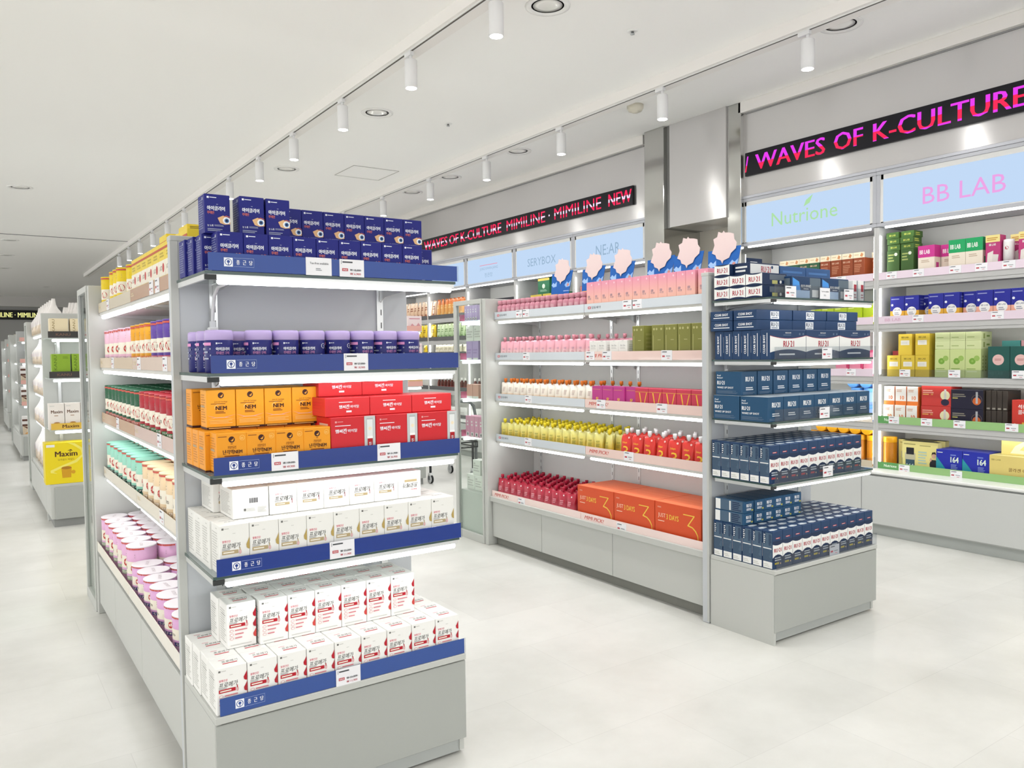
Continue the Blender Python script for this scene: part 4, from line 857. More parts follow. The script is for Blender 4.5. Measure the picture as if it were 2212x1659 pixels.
for c in range(13): place('pinkbox', XR, 3.925 - 0.0708 * (c + 0.5), 1.7055, AISLE, f'pink to peach carton on the top shelf, {nth(c + 1)} from the bottles')
for r in range(2): place('pinkbox', XR + 0.006, 2.955, 1.7055, AISLE, 'pink to peach carton pushed against the end panel') if r == 0 else None

def stand_kind():
    """blue card tray with a raised back; a pale blank shape stands out above its edge"""
    b = MB(); bm = mat('#1f5fae', 0.4); w, d = 0.20, 0.12
    b.box(-w / 2, w / 2, 0.0, d, 0, 0.13, mat('#2a68b4', 0.4), 0.002)
    sl = 0.06
    v = []
    for o in (0, 0.004):
        for x, z in ((-0.085, 0.10), (0.085, 0.10), (0.105, 0.30), (0.03, 0.30), (-0.03, 0.285), (-0.105, 0.285)): v.append((x, 0.05 + (z - 0.1) * 0.18 + o, z + 0.03))
    b.add(v, [(0, 1, 2, 3, 4, 5), (11, 10, 9, 8, 7, 6)] + [(k, (k + 1) % 6, 6 + (k + 1) % 6, 6 + k) for k in range(6)], bm)
    fm = lambda u, q, e: (-0.105 + 0.21 * u, 0.05 + (q * 0.3 - 0.1) * 0.18 - e, q * 0.3 + 0.03)
    b.decal([('p', [(0.04, 0.68), (0.12, 0.74), (0.2, 0.70), (0.28, 0.76), (0.3, 0.64), (0.14, 0.62)], mat('#9cc0ea')), ('p', [(0.68, 0.66), (0.78, 0.74), (0.86, 0.70), (0.96, 0.76), (0.94, 0.62), (0.76, 0.60)], mat('#8fb6e4')), ('e', 0.84, 0.66, 0.011, mat('#c98a80')),
             ('l', 0.1, 0.40, 0.42, 0.47, 1, mat('#d3a33c')), ('l', 0.66, 0.50, 0.92, 0.53, 1, mat('#b8cdea'))], fm, 0.21, 0.3)
    b.decal([('r', 0.05, 0.1, 0.3, 0.7, mat('#bcd2ee')), ('e', 0.6, 0.3, 0.02, mat('#dfe6ee'))], lambda u, q, e: (-w / 2 + u * w, -e, q * 0.1), w, 0.1)
    o = b.build('card_stand', None, (0, 0, -50))
    s = MB(); pts = [(-0.075, 0.27), (-0.062, 0.315), (-0.075, 0.352), (-0.05, 0.362), (-0.046, 0.392), (-0.02, 0.383), (-0.012, 0.395), (-0.004, 0.384), (0.03, 0.38), (0.055, 0.372), (0.062, 0.34), (0.08, 0.318), (0.078, 0.285), (0.05, 0.262), (0.04, 0.235), (0.005, 0.222), (0.0, 0.205), (-0.012, 0.225), (-0.04, 0.236), (-0.05, 0.258)]
    k = len(pts); v = [(x, 0.05 + (z - 0.1) * 0.18 - 0.006 + o_, z + 0.03) for o_ in (0, 0.003) for x, z in pts]
    s.add(v, [tuple(range(k)), tuple(reversed(range(k, 2 * k)))] + [(i, (i + 1) % k, k + (i + 1) % k, k + i) for i in range(k)], mat('#d9c6c4', 0.6))
    tag(s.build('cutout_shape', o), 'plain pale pink cut-out')
    kind('stand', o, 'display stand', 'blue card stands on the top shelf')
stand_kind()
for c, y in enumerate((4.52, 4.17, 3.88, 3.53)):
    place('stand', 3.49, y, 1.7055 + (0.0, 0.0, 0.0, 0.0)[c], AISLE + 0.12, f'blue card stand with blank pink shape, {nth(c + 1)} from the glass end')
for c, y in enumerate((3.30, 3.03)): place('stand', 3.49, y, 1.7055, AISLE + 0.15, f'blue card stand with blank pink shape, {("second nearest", "nearest")[c]} to the end panel')

milk = ramp_mat('pink_foil_pouch', [(0.0, '#efdcd6'), (0.35, '#eccfce'), (0.55, '#e2aab4'), (1.0, '#df9fae')], 0.18)
orp = ramp_mat('clear_orange_pouch', [(0.0, '#dba45e'), (0.32, '#e0b684'), (0.42, '#e6ddd0'), (1.0, '#e9e4da')], 0.2)
yep = ramp_mat('yellow_foil_pouch', [(0.0, '#cfae32'), (0.5, '#d2bb4e'), (0.85, '#d3cc78'), (1.0, '#d6d08a')], 0.18)
rep = ramp_mat('rose_red_pouch', [(0.0, '#e3a9ae'), (0.22, '#cf6674'), (0.5, '#b02b40'), (1.0, '#b3223c')], 0.2)
re3 = mat('#cf3a33', 0.3)
YG = mat('#e8b93a')
pouch('pk', 'spout_pouch', 'pouch', 'pink spouted pouches', 0.076, 0.045, 0.163, milk, mat('#e59aa8', 0.4), [('t', '아로', 0.42, 0.5, 0.66, 0.62, BT, 0.0), ('l', 0.4, 0.3, 0.7, 0.45, 3, mat('#c58f98'))], seed=3)
pouch('op', 'spout_pouch', 'pouch', 'white and orange spouted pouches', 0.076, 0.045, 0.163, orp, mat('#e0782a', 0.4), [('l', 0.36, 0.5, 0.7, 0.75, 4, mat('#b9a7a0')), ('l', 0.2, 0.1, 0.8, 0.3, 3, mat('#c98a4a'))], seed=5)
pouch('yp', 'spout_pouch', 'pouch', 'yellow spouted pouches', 0.074, 0.045, 0.165, yep, mat('#e6d02c', 0.4), [('t', '레몬', 0.34, 0.56, 0.68, 0.66, mat('#6a7a3a'), 0.0), ('l', 0.34, 0.36, 0.72, 0.52, 3, mat('#8a8a3c')), ('e', 0.5, 0.2, 0.007, mat('#d1703a'))], seed=8)
pouch('rp', 'spout_pouch', 'pouch', 'rose red spouted pouches', 0.078, 0.045, 0.165, rep, mat('#b01f3c', 0.35), [('l', 0.3, 0.35, 0.7, 0.6, 3, mat('#dd9aa4')), ('e', 0.62, 0.82, 0.005, mat('#e8d4d8'))], seed=11)
pouch('r3', 'spout_pouch', 'pouch', 'red spouted pouches with a golden three', 0.088, 0.05, 0.182, re3, mat('#e9e9ea', 0.4), [('t', '3', 0.34, 0.06, 0.76, 0.52, YG, -0.005), ('t', '3days', 0.24, 0.60, 0.64, 0.70, YG, 0.01), ('e', 0.74, 0.86, 0.006, mat('#e4b6ae'))], cap_h=0.032, cap_r=0.012, seed=13, shoulder=0.6)
def pouch_rows(key, rows, cols, x0, y0, px, py, z, what, tilt=0.07):
    for r in range(rows):
        for c in range(cols):
            o = place(key, x0 + px * r + jit(0.0015), y0 - py * c + (-py * 0.45 if r % 2 else 0) + jit(0.003), z + 0.0016, AISLE + 0.33 + jit(tilt), f'{what}, {nth(r + 1)} row, {nth(c + 1)} from the glass end')
            o.rotation_euler[0] = jit(0.05)
pouch_rows('pk', 1, 13, XR + 0.04, 4.93, 0.055, 0.0825, 1.402, 'pink pouch, second shelf')
for c in range(12): place('pk', XR + 0.105 + jit(0.004), 4.90 - 0.0825 * c + jit(0.003), 1.402, AISLE + 0.33 + jit(0.06), f'pink pouch, second shelf, second row, {nth(c + 1)} from the glass end')
for c in range(5): place('pk', XR + 0.17 + jit(0.003), 4.0 - 0.083 * c, 1.402, AISLE + 0.33 + jit(0.05), f'pink pouch behind the white boxes, {nth(c + 1)} from the glass end')
carton('wbox', 'capsule_box', 'box', 'small white boxes on the second shelf', 0.078, 0.07, 0.118, mat('#e6e4e0', 0.5), front=[('t', 'Skin Slim', 0.22, 0.70, 0.78, 0.78, mat('#8d8d90'), 0.01), ('l', 0.2, 0.55, 0.8, 0.66, 2, LGY), ('e', 0.75, 0.08, 0.006, mat('#cf6a5a')), ('e', 0.5, 0.98, 0.01, mat('#d5d3d0'), 0.004)], right=[('l', 0.2, 0.2, 0.8, 0.8, 6, LGY)])
for c, y in enumerate((3.862, 3.783, 3.668, 3.588)): place('wbox', XR + 0.0, y, 1.4005, AISLE, f'small white box, second shelf front row, {nth(c + 1)} from the pouches')
place('wbox', XR + 0.09, 3.55, 1.4005, AISLE, 'small white box set back beside the olive cartons')
OLV = mat('#7d7d3e', 0.45); OLL = mat('#b3b078')
carton('olive', 'supplement_carton', 'box', 'olive cartons on the second shelf', 0.097, 0.09, 0.200, OLV, front=[('r', 0.13, 0.26, 0.16, 0.7, OLL), ('l', 0.5, 0.55, 0.85, 0.58, 1, OLL), ('l', 0.1, 0.08, 0.9, 0.12, 1, mat('#5a3f22')), ('e', 0.2, 0.88, 0.007, OLL), ('e', 0.42, 0.88, 0.007, OLL), ('e', 0.8, 0.88, 0.007, OLL), ('l', 0.7, 0.06, 0.84, 0.2, 2, mat('#b08a4a'))], right=[('l', 0.2, 0.2, 0.8, 0.8, 5, mat('#8b8a4c'))])
for c, y in enumerate((3.455, 3.365, 3.292, 3.190, 3.088, 2.986)): place('olive', XR + (0.092 if c == 1 else 0.0), y, 1.4005, AISLE, f'olive green carton, second shelf, {nth(c + 1)} from the white boxes')
pouch_rows('op', 2, 13, XR + 0.04, 4.93, 0.062, 0.0825, 1.0955, 'orange capped pouch, third shelf')
for c in range(5): place('op', XR + 0.18, 3.965 - 0.083 * c, 1.0955, AISLE + 0.33 + jit(0.05), f'orange capped pouch behind the magenta boxes, {nth(c + 1)} from the glass end')
MGT = mat('#b83a86', 0.4); CRS = mat('#c43a52', 0.4)
carton('mag', 'gift_box', 'box', 'magenta boxes on the third shelf', 0.098, 0.10, 0.136, MGT, front=[('v', 'vive', 0.3, 0.08, 0.62, 0.5, YG, 0.03), ('l', 0.08, 0.84, 0.9, 0.87, 1, mat('#d69a4a'))], top=[('r', 0, 0, 1, 1, mat('#bc4690'))])
for c in range(4): place('mag', XR + (0.0, 0, 0, 0.012)[c], 3.830 - 0.1003 * c, 1.0955, AISLE, f'magenta box with gold lettering, third shelf, {nth(c + 1)} from the pouches')
carton('crim', 'gift_box', 'box', 'crimson boxes on the third shelf', 0.108, 0.10, 0.136, CRS, front=[('p', [(0.3, 0.8), (0.38, 0.8), (0.58, 0.0), (0.52, 0.0)], YG), ('p', [(0.86, 0.8), (0.92, 0.8), (0.62, 0.0), (0.57, 0.0)], YG), ('r', 0.0, 0.82, 1, 0.835, YG), ('t', 'V-FIT', 0.08, 0.24, 0.3, 0.36, mat('#e8cfa8'), 0.0), ('l', 0.06, 0.1, 0.3, 0.2, 1, mat('#d8a080'))])
for c in range(5): place('crim', XR + 0.002, 3.430 - 0.1115 * c, 1.0955, AISLE, f'crimson box with gold slanting lines, third shelf, {nth(c + 1)} from the magenta boxes')
pouch_rows('yp', 5, 14, XR + 0.04, 4.93, 0.064, 0.0825, 0.7905, 'yellow pouch, fourth shelf')
for c in range(4): place('yp', XR + 0.04 + 0.055 * c, 3.76 - 0.04 * (c % 2) - 0.05 * (c // 2), 0.7905, AISLE + jit(0.3), f'yellow pouch at the end beside the red pouches, {nth(c + 1)} in depth') if c < 2 else None
k = 0
for r in range(3):
    for c in range(7 if r < 2 else 6):
        k += 1
        o = place('r3', XR + 0.04 + 0.078 * r + jit(0.004), 3.60 - 0.102 * c + 0.04 * (r % 2) + jit(0.005), 0.793, AISLE + 0.25 + jit(0.2), f'red pouch with white cap and golden numeral, {nth(r + 1)} row, {nth(c + 1)} from the yellow pouches')
        o.rotation_euler[0] = jit(0.07)
pouch_rows('rp', 6, 11, XR + 0.005, 4.93, 0.060, 0.0825, 0.3725, 'rose red pouch on the base')
for r in range(3): place('rp', 3.598, 3.90 - 0.09 * r, 0.3725, AISLE, f'rose red pouch behind the orange boxes, {nth(r + 1)} from the glass end')
J = mat('#d2512b', 0.4); JL = mat('#e8c34a'); JW = mat('#f0cdb4')
three = [(0.63, 0.80), (0.87, 0.80), (0.87, 0.775), (0.75, 0.53), (0.83, 0.50), (0.90, 0.42), (0.945, 0.30), (0.955, 0.1), (0.94, 0.1), (0.93, 0.29), (0.88, 0.40), (0.82, 0.47), (0.725, 0.50), (0.72, 0.52), (0.845, 0.775), (0.63, 0.775)]
carton('just', 'juice_box', 'box', 'orange juice boxes on the base', 0.348, 0.062, 0.212, J, front=[('t', 'JUST', 0.07, 0.56, 0.24, 0.70, JW, -0.005), ('t', '3 DAYS', 0.26, 0.56, 0.53, 0.70, JL, 0.02), ('l', 0.07, 0.47, 0.28, 0.51, 1, JW), ('l', 0.06, 0.84, 0.16, 0.88, 2, mat('#e0a890')), ('p', three, JL)], top=[('r', 0, 0, 1, 1, mat('#e2764f'))])
for c in range(3):
    for r in range(5): place('just', XR - 0.035 + 0.0635 * r, 3.995 - 0.353 * (c + 0.5), 0.3725, AISLE, f'orange juice box, {nth(c + 1)} stack from the pouches, {nth(r + 1)} from the front')

# ------------------------------------------------------------------ products: canister run
XL = 0.625
FITR = mat('#b83a38'); CRM = mat('#e6e0d0', 0.45)
def fit_can(key, name, group, r, h, body, bar, lidm=None, txt='코어', tab=True, txtc=None, n=24):
    bm = mat(body, 0.42); L = 2 * r
    fr = 0.26 if r < 0.05 else 0.3
    wrap = [('e', 1.0, 0.50, min(0.62 * r, h * 0.09), FITR), ('t', 'FIT', 1.0 - fr * 0.62, 0.465, 1.0 + fr * 0.62, 0.53, CRM, 0.03), ('t', 'LACTO', 0.28, 0.465, 0.66, 0.53, mat('#57544e'), 0.02),
            ('r', 0.62, 0.20, 1.25, 0.30, bar, 5), ('t', txt, 0.68, 0.215, 1.18, 0.285, mat('#e9e2d6') if txtc is None else txtc, 0.03), ('l', 0.5, 0.74, 1.2, 0.86, 2, mat('#8a8478')), ('r', 0.3, 0.955, 1.35, 0.995, mat('#c25549'), 6)]
    canister(key, name, 'canister', group, r, h * 0.965, ([(1, 0), (1, 0.36), (1.0, 0.361), (1.0, 0.66), (1, 0.661), (1, 1.0)], [bm, CRM, CRM, CRM, bm]), wrap,
             ([(1.0, 1.0), (1.015, 1.001), (1.015, 1.028), (0.96, 1.034), (0.93, 1.026)], lidm or bm), 'lid', n,
             [('t', 'LACTO-FIT', 0.25, 0.44, 0.75, 0.54, mat('#b9a7ac'), 0.0)] if lidm else ())
YEL = '#e0c41f'
CV = AISLE - 0.2            # labels are turned a little towards the near end
fit_can('yc', 'powder_canister', 'yellow canisters on the top shelf', 0.042, 0.195, YEL, mat('#cfa21a'))
for c, y in enumerate((4.93, 4.62, 4.50, 4.39, 4.22)): place('yc', XL + 0.048 + (0.02 if c == 4 else 0), y, 1.7055, CV + jit(0.25), f'yellow powder canister, top shelf, {nth(c + 1)} from the glass end')
for c, y in enumerate((4.87, 4.77)): place('yc', XL + 0.12, y, 1.7055, CV, f'yellow powder canister set back, top shelf, {nth(c + 1)} from the glass end')
YB = mat('#dfc63a', 0.42)
carton('ybox', 'powder_carton', 'box', 'yellow cartons on the top shelf', 0.122, 0.12, 0.186, YB, front=[('r', 0, 0.32, 1, 0.64, CRM), ('t', 'LACTO', 0.16, 0.44, 0.52, 0.53, mat('#57544e'), 0.02), ('e', 0.7, 0.485, 0.018, FITR), ('r', 0, 0.86, 1, 0.91, mat('#b8502e')), ('r', 0.25, 0.12, 0.7, 0.25, mat('#c9ad2c')), ('l', 0.3, 0.14, 0.65, 0.22, 1, mat('#7a6a1c')), ('l', 0.2, 0.7, 0.8, 0.82, 2, mat('#b39f30'))], right=[('r', 0, 0.32, 1, 0.64, CRM), ('l', 0.1, 0.7, 0.9, 0.85, 2, mat('#b39f30'))])
for c in range(9): place('ybox', XL + 0.012, 3.985 - 0.1235 * (c + 0.5), 1.7055, AISLE, f'yellow powder carton, top shelf, {nth(c + 1)} from the canisters')
carton('ythin', 'powder_carton', 'box', 'yellow cartons on the top shelf', 0.13, 0.10, 0.031, YB, right=[('l', 0.1, 0.3, 0.9, 0.8, 3, mat('#6a5e1c'))], front=[('r', 0, 0, 1, 0.2, mat('#b8502e'))])
place('ythin', 0.66, 3.045, 1.892, AISLE, 'thin yellow carton lying on the carton row by the end panel'); place('ythin', 0.645, 3.32, 1.892, AISLE, 'thin yellow carton lying on the carton row, second from the end panel')
place('ybox', XL + 0.16, 2.96, 1.7055, AISLE, 'yellow carton behind the front row by the end panel'); place('ybox', XL + 0.16, 3.1, 1.7055, AISLE, 'yellow carton behind the front row, next from the end panel')
fit_can('pc', 'powder_canister', 'pink canisters on the second shelf', 0.073, 0.2, '#dfb3c6', mat('#b99aa8'), txt='슬림')
for c in range(5): place('pc', XL + 0.085 + (0.012 if c == 4 else 0), 4.91 - 0.157 * c, 1.4005, CV + jit(0.2), f'wide pink canister, second shelf, {nth(c + 1)} from the glass end')
fit_can('oc', 'powder_canister', 'orange canisters on the second shelf', 0.041, 0.2, '#d99a1e', mat('#cf7a3a'))
fit_can('vc', 'powder_canister', 'violet canisters on the second shelf', 0.041, 0.2, '#5a3f94', mat('#c45a6a'), txt='화이어트')
for c in range(4): place('oc', XL + 0.055, 4.075 - 0.115 * c, 1.4005, CV + jit(0.2), f'slim orange canister, second shelf, {nth(c + 1)} from the pink canisters')
for c in range(5): place('vc', XL + 0.055, 3.585 - 0.125 * c, 1.4005, CV + jit(0.2), f'slim violet canister, second shelf, {nth(c + 1)} from the orange canisters')
fit_can('gc', 'powder_canister', 'green canisters on the third shelf', 0.042, 0.203, '#23573c', mat('#c46a62'), txt='골드')
fit_can('rc', 'powder_canister', 'red canisters on the third shelf', 0.042, 0.203, '#a02430', mat('#2f7a4a'), txt='간케어')
for r in range(4):
    for c in range(9): place('gc', XL + 0.05 + 0.088 * r, 4.93 - 0.1175 * c + jit(0.008), 1.0955, CV + jit(0.25), f'slim green canister, third shelf, {nth(r + 1)} row, {nth(c + 1)} from the glass end')
for r in range(4):
    for c in range(8): place('rc', XL + 0.05 + 0.088 * r, 3.865 - 0.115 * c + jit(0.008), 1.0955, CV + jit(0.25), f'slim red canister, third shelf, {nth(r + 1)} row, {nth(c + 1)} from the green ones')
fit_can('mc', 'powder_canister', 'mint canisters on the fourth shelf', 0.060, 0.193, '#8fc9b5', mat('#27504a'), txt='키즈')
fit_can('bc', 'powder_canister', 'beige canisters on the fourth shelf', 0.060, 0.193, '#dcc4a0', mat('#c2a98a'), txt='맘스')
for r in range(3):
    for c in range(8): place('mc', XL + 0.064 + 0.1235 * r, 4.90 - 0.131 * c + jit(0.004), 0.7905, CV + jit(0.25), f'mint canister, fourth shelf, {nth(r + 1)} row, {nth(c + 1)} from the glass end')
for r in range(3):
    for c in range(7): place('bc', XL + 0.064 + 0.1235 * r, 3.82 - 0.126 * c + jit(0.002), 0.7905, CV + jit(0.25), f'beige canister, fourth shelf, {nth(r + 1)} row, {nth(c + 1)} from the mint ones')
WL = mat('#ece6ea', 0.45)
fit_can('pt', 'powder_canister', 'tall pink canisters on the base', 0.066, 0.196, '#d8a9cc', mat('#8fa88a'), WL, txt='생유산균')
fit_can('ps', 'powder_canister', 'short pink canisters on the base', 0.066, 0.136, '#d3a3cc', mat('#4b4a86'), WL, txt='뷰티')
for r in range(3):
    for c in range(7): place('pt', 0.656 + 0.1355 * r, 4.90 - 0.1385 * c, 0.3725, CV + jit(0.25), f'tall pink canister with white lid, on the base, {nth(r + 1)} row, {nth(c + 1)} from the glass end')
for r in range(3):
    for c in range(7): place('ps', 0.656 + 0.1355 * r, 3.925 - 0.1425 * c, 0.3725, CV + jit(0.3), f'short pink canister with white lid, on the base, {nth(r + 1)} row, {nth(c + 1)} from the tall ones')

# ------------------------------------------------------------------ cartons behind the glass end display
LIL = mat('#b3a0cc', 0.45); PNK = mat('#d59ab4', 0.45)
def side_face(c2): return [('r', 0.2, 0.04, 0.8, 0.22, PW), ('r', 0.35, 0.07, 0.65, 0.19, mat(c2)), ('l', 0.3, 0.5, 0.7, 0.8, 2, PW)]
carton('lil', 'slim_carton', 'box', 'lilac cartons behind glass', 0.036, 0.1, 0.12, LIL, front=side_face('#77707f'))
carton('lilw', 'slim_carton', 'box', 'lilac cartons behind glass', 0.088, 0.08, 0.145, LIL, front=[('l', 0.1, 0.3, 0.9, 0.6, 2, mat('#a08cbc')), ('r', 0.1, 0, 0.9, 0.1, PW)])
carton('pnk', 'slim_carton', 'box', 'pink cartons behind glass', 0.062, 0.09, 0.165, PNK, front=side_face('#6e6570'))
carton('pea', 'slim_carton', 'box', 'peach cartons behind glass', 0.085, 0.08, 0.11, mat('#d3a596', 0.45), front=[('r', 0.0, 0, 1, 0.16, PW)])
carton('whi', 'slim_carton', 'box', 'white cartons behind glass', 0.11, 0.12, 0.118, mat('#e2e4df', 0.5), front=[('l', 0.1, 0.2, 0.9, 0.7, 3, LGY), ('r', 0.1, 0.7, 0.35, 0.82, LGY)])
for c in range(5): place('lil', 3.27, 5.385 - 0.038 * c, 1.7055, AISLE, f'slim lilac carton behind glass, top shelf, {nth(c + 1)} from far edge')
for c in range(2): place('lilw', 3.28, 5.355 - 0.092 * c, 1.4005, AISLE, f'wide lilac carton behind glass, second shelf, {("farther", "nearer")[c]}')
for c in range(2): place('whi', 3.28, 5.345 - 0.115 * c, 1.5465, AISLE, f'white carton lying on the lilac ones behind glass, {("farther", "nearer")[c]}')
for c in range(2): place('pea', 3.28, 5.36 - 0.09 * c, 1.0955, AISLE, f'peach carton behind glass, third shelf, {("farther", "nearer")[c]}')
for c in range(4): place('pnk', 3.27, 5.378 - 0.0655 * c, 0.7905, AISLE, f'pink carton behind glass, fourth shelf, {nth(c + 1)} from the far edge')
for c in range(2): place('whi', 3.27, 5.345 - 0.115 * c, 0.3725, AISLE, f'white carton behind glass on the base, {("farther", "nearer")[c]}')
place('whi', 3.285, 5.28, 0.491, AISLE, 'white carton on top of the two base cartons behind glass')
carton('lilL', 'slim_carton', 'box', 'lilac cartons in the near glass display', 0.09, 0.10, 0.15, mat('#b9aac4', 0.5), front=[('l', 0.1, 0.3, 0.9, 0.6, 2, mat('#a899b8'))])
for i, z in enumerate(SHELF_Z[:3]):
    for c in range(3): place('lilL', 0.62, 5.36 - 0.1 * c, z + 0.0005, AISLE, f'pale lilac carton, near run glass end, {nth(i + 1)} shelf, {nth(c + 1)} from far edge')

# ------------------------------------------------------------------ products: near wall bays
def wall_put(key, y1, y0, z, x, label): place(key, x, (y0 + y1) / 2, z, AISLE, label)
XW = 5.985
Z5 = (1.9855, 1.6405, 1.2255, 0.8575, 0.4975)
CRW = mat('#e8dcc0', 0.5); RUST = mat('#8c4426', 0.5)
def flap_box(key, body, group):
    b = MB(); w, d, h = 0.098, 0.11, 0.20
    b.box(-w / 2, w / 2, 0, d, 0, h, body, 0.002)
    b.decal([('t', 'BB LAB', 0.1, 0.84, 0.75, 0.91, mat('#d8b49a'), 0.02), ('l', 0.1, 0.42, 0.8, 0.76, 5, mat('#b57a5c'))], lambda u, v, e: (-w / 2 + u * w, -e, v * h), w, h)
    o = b.build('snack_carton', None, (0, 0, -50))
    f = MB(); f.box(-w / 2, w / 2, 0.0, 0.003, h, h + 0.045, CRW, 0.001).decal([('p', [(0.6, 0.3), (0.72, 0.9), (0.9, 0.6), (0.8, 0.1)], mat('#c98a5c')), ('l', 0.1, 0.4, 0.5, 0.7, 1, mat('#cdb48c'))], lambda u, v, e: (-w / 2 + u * w, -e, h + v * 0.045), w, 0.045)
    tag(f.build('header_flap', o), 'cream header flap'); kind(key, o, 'box', group)
flap_box('rust', RUST, 'rust brown cartons on the wall'); flap_box('pine', mat('#2f5a40', 0.5), 'dark green cartons on the wall')
for c in range(4): place('rust', XW + 0.02, 4.03 - 0.102 * c, Z5[0], AISLE, f'rust brown carton with cream flap, {nth(c + 1)} from the dark green ones')
place('rust', XW + 0.13, 3.63, Z5[0], AISLE, 'rust brown carton set back by the bay post')
for c in range(4): place('pine', XW + 0.02, 4.435 - 0.1 * c, Z5[0], AISLE, f'dark green carton with cream flap, {nth(c + 1)} from the far side')
carton('grt', 'tea_box', 'box', 'dark green stacked boxes on the wall', 0.10, 0.11, 0.225, mat('#3b5a2a', 0.45), front=[('e', 0.72, 0.86, 0.013, mat('#cfd4c8')), ('l', 0.1, 0.6, 0.6, 0.9, 3, mat('#93a05c')), ('e', 0.5, 0.08, 0.025, mat('#a59a3c'), 0.012)], right=[('r', 0.7, 0.05, 0.85, 0.6, mat('#c5c44a'))])
carton('grs', 'tea_box', 'box', 'dark green stacked boxes on the wall', 0.10, 0.13, 0.046, mat('#41632c', 0.45), front=[('t', 'BB LAB', 0.25, 0.35, 0.75, 0.65, mat('#c3c95c'), 0.02)], right=[('l', 0.2, 0.2, 0.7, 0.8, 2, mat('#b7bb50'))])
for c in range(2):
    y = 3.435 - 0.112 * c
    place('grt', XW + 0.02, y, Z5[0], AISLE, f'tall dark green box under the small ones, {("farther", "nearer")[c]} column')
    for k in range(3): place('grs', XW + 0.02 + jit(0.006), y + jit(0.004), Z5[0] + 0.2255 + 0.0468 * k, AISLE, f'small dark green box, {("lowest", "middle", "topmost")[k]} above the {("farther", "nearer")[c]} tall one')
def bb(key, topc, w, h, group, extra=()):
    carton(key, 'supplement_pouch_box', 'box', group, w, 0.09, h, mat('#e2d8c8', 0.5), front=[('r', 0, 0.62, 1, 1, mat(topc)), ('t', 'BB LAB', 0.1, 0.73, 0.72, 0.86, PW, 0.03), ('l', 0.2, 0.45, 0.7, 0.55, 2, mat('#b9a590')), *extra], right=[('r', 0, 0.62, 1, 1, mat(topc)), ('r', 0.25, 0.0, 0.7, 0.45, mat(topc))])
bb('bbp', '#c2378a', 0.125, 0.235, 'pink topped boxes on the wall', [('p', [(0.7, 0), (0.95, 0), (0.85, 0.12)], mat('#c98a8a'))]); bb('bbg', '#1f9a5c', 0.118, 0.25, 'green topped boxes on the wall', [('p', [(0.6, 0), (0.66, 0.2), (0.7, 0.0)], mat('#8fa870')), ('p', [(0.72, 0), (0.82, 0.26), (0.8, 0.0)], mat('#8fa870'))])
for c, (y, xx) in enumerate(((3.175, 0.02), (3.045, 0.105))): place('bbp', XW + xx, y, Z5[0], AISLE, f'pink topped supplement box, top wall shelf, {("first", "second")[c]} from the green stack')
for c, (y, xx) in enumerate(((2.945, 0.01), (2.825, 0.01))): place('bbg', XW + xx, y, Z5[0], AISLE, f'green topped supplement box, top wall shelf, {("first", "second")[c]} from the pink ones')
carton('bbm', 'supplement_pouch_box', 'box', 'magenta boxes with yellow headers', 0.095, 0.09, 0.25, mat('#b23a72', 0.5), front=[('r', 0, 0.80, 1, 1, mat('#dfd08a')), ('l', 0.1, 0.84, 0.9, 0.94, 2, mat('#b9863c')), ('t', 'BB LAB', 0.25, 0.70, 0.72, 0.76, PW, 0.02), ('p', [(0.1, 0.2), (0.15, 0.5), (0.55, 0.56), (0.5, 0.2)], mat('#dcd6d0')), ('p', [(0.45, 0.2), (0.5, 0.46), (0.92, 0.44), (0.85, 0.2)], mat('#d3cdc8'))])
for c, (y, xx) in enumerate(((2.695, 0.0), (2.575, 0.10), (2.48, 0.0))): place('bbm', XW + xx, y, Z5[0], AISLE, f'magenta box with yellow header, top wall shelf, {nth(c + 1)} from the green topped ones')
canister('bbw', 'white_canister', 'canister', 'white canisters on the wall', 0.035, 0.21, ([(1, 0), (1, 0.9), (0.95, 1.0)], PW), [('e', 0.5, 0.72, 0.012, mat('#b8505c')), ('l', 0.3, 0.45, 0.8, 0.6, 3, LGY), ('e', 0.7, 0.25, 0.012, mat('#c98088'))])
place('bbw', XW + 0.04, 2.606, Z5[0], AISLE, 'white canister between the magenta boxes')
carton('lime', 'juice_carton', 'box', 'lime green cartons on the wall', 0.118, 0.09, 0.19, mat('#a3b82a', 0.45), front=[('e', 0.7, 0.25, 0.022, mat('#c9b03a'), 0.03), ('e', 0.35, 0.18, 0.02, mat('#b7c04a'), 0.024), ('l', 0.1, 0.7, 0.6, 0.85, 2, mat('#d2dc8a'))])
for c in range(9): place('lime', XW + (0.06 if c == 8 else 0.03), 4.62 - 0.121 * c, Z5[1], AISLE, f'lime green fruit carton, second wall shelf, {nth(c + 1)} from the mirrored pillar')
place('lime', XW + 0.14, 3.45, Z5[1], AISLE, 'lime green carton just past the bay post')
def duo(key, low, group): carton(key, 'vitamin_carton', 'box', group, 0.112, 0.10, 0.212, mat('#23288c', 0.42), front=[('r', 0, 0, 1, 0.46, mat(low)), ('e', 0.5, 0.42, 0.037, mat('#e4e4e2')), ('t', 'BB LAB', 0.28, 0.47, 0.72, 0.53, mat('#6a6f88'), 0.02), ('l', 0.3, 0.3, 0.7, 0.42, 2, mat('#9094a4')), ('e', 0.14, 0.68, 0.009, mat('#d8dae2')), ('l', 0.08, 0.86, 0.7, 0.93, 1, mat('#8a8ec0')), ('e', 0.8, 0.06, 0.015, mat('#e8d8c8'))], right=[('r', 0, 0, 1, 0.46, mat(low)), ('l', 0.2, 0.6, 0.8, 0.9, 3, mat('#6a6fae'))])
duo('dy', '#d8a436', 'navy and yellow cartons on the wall'); duo('dp', '#e0a590', 'navy and peach cartons on the wall')
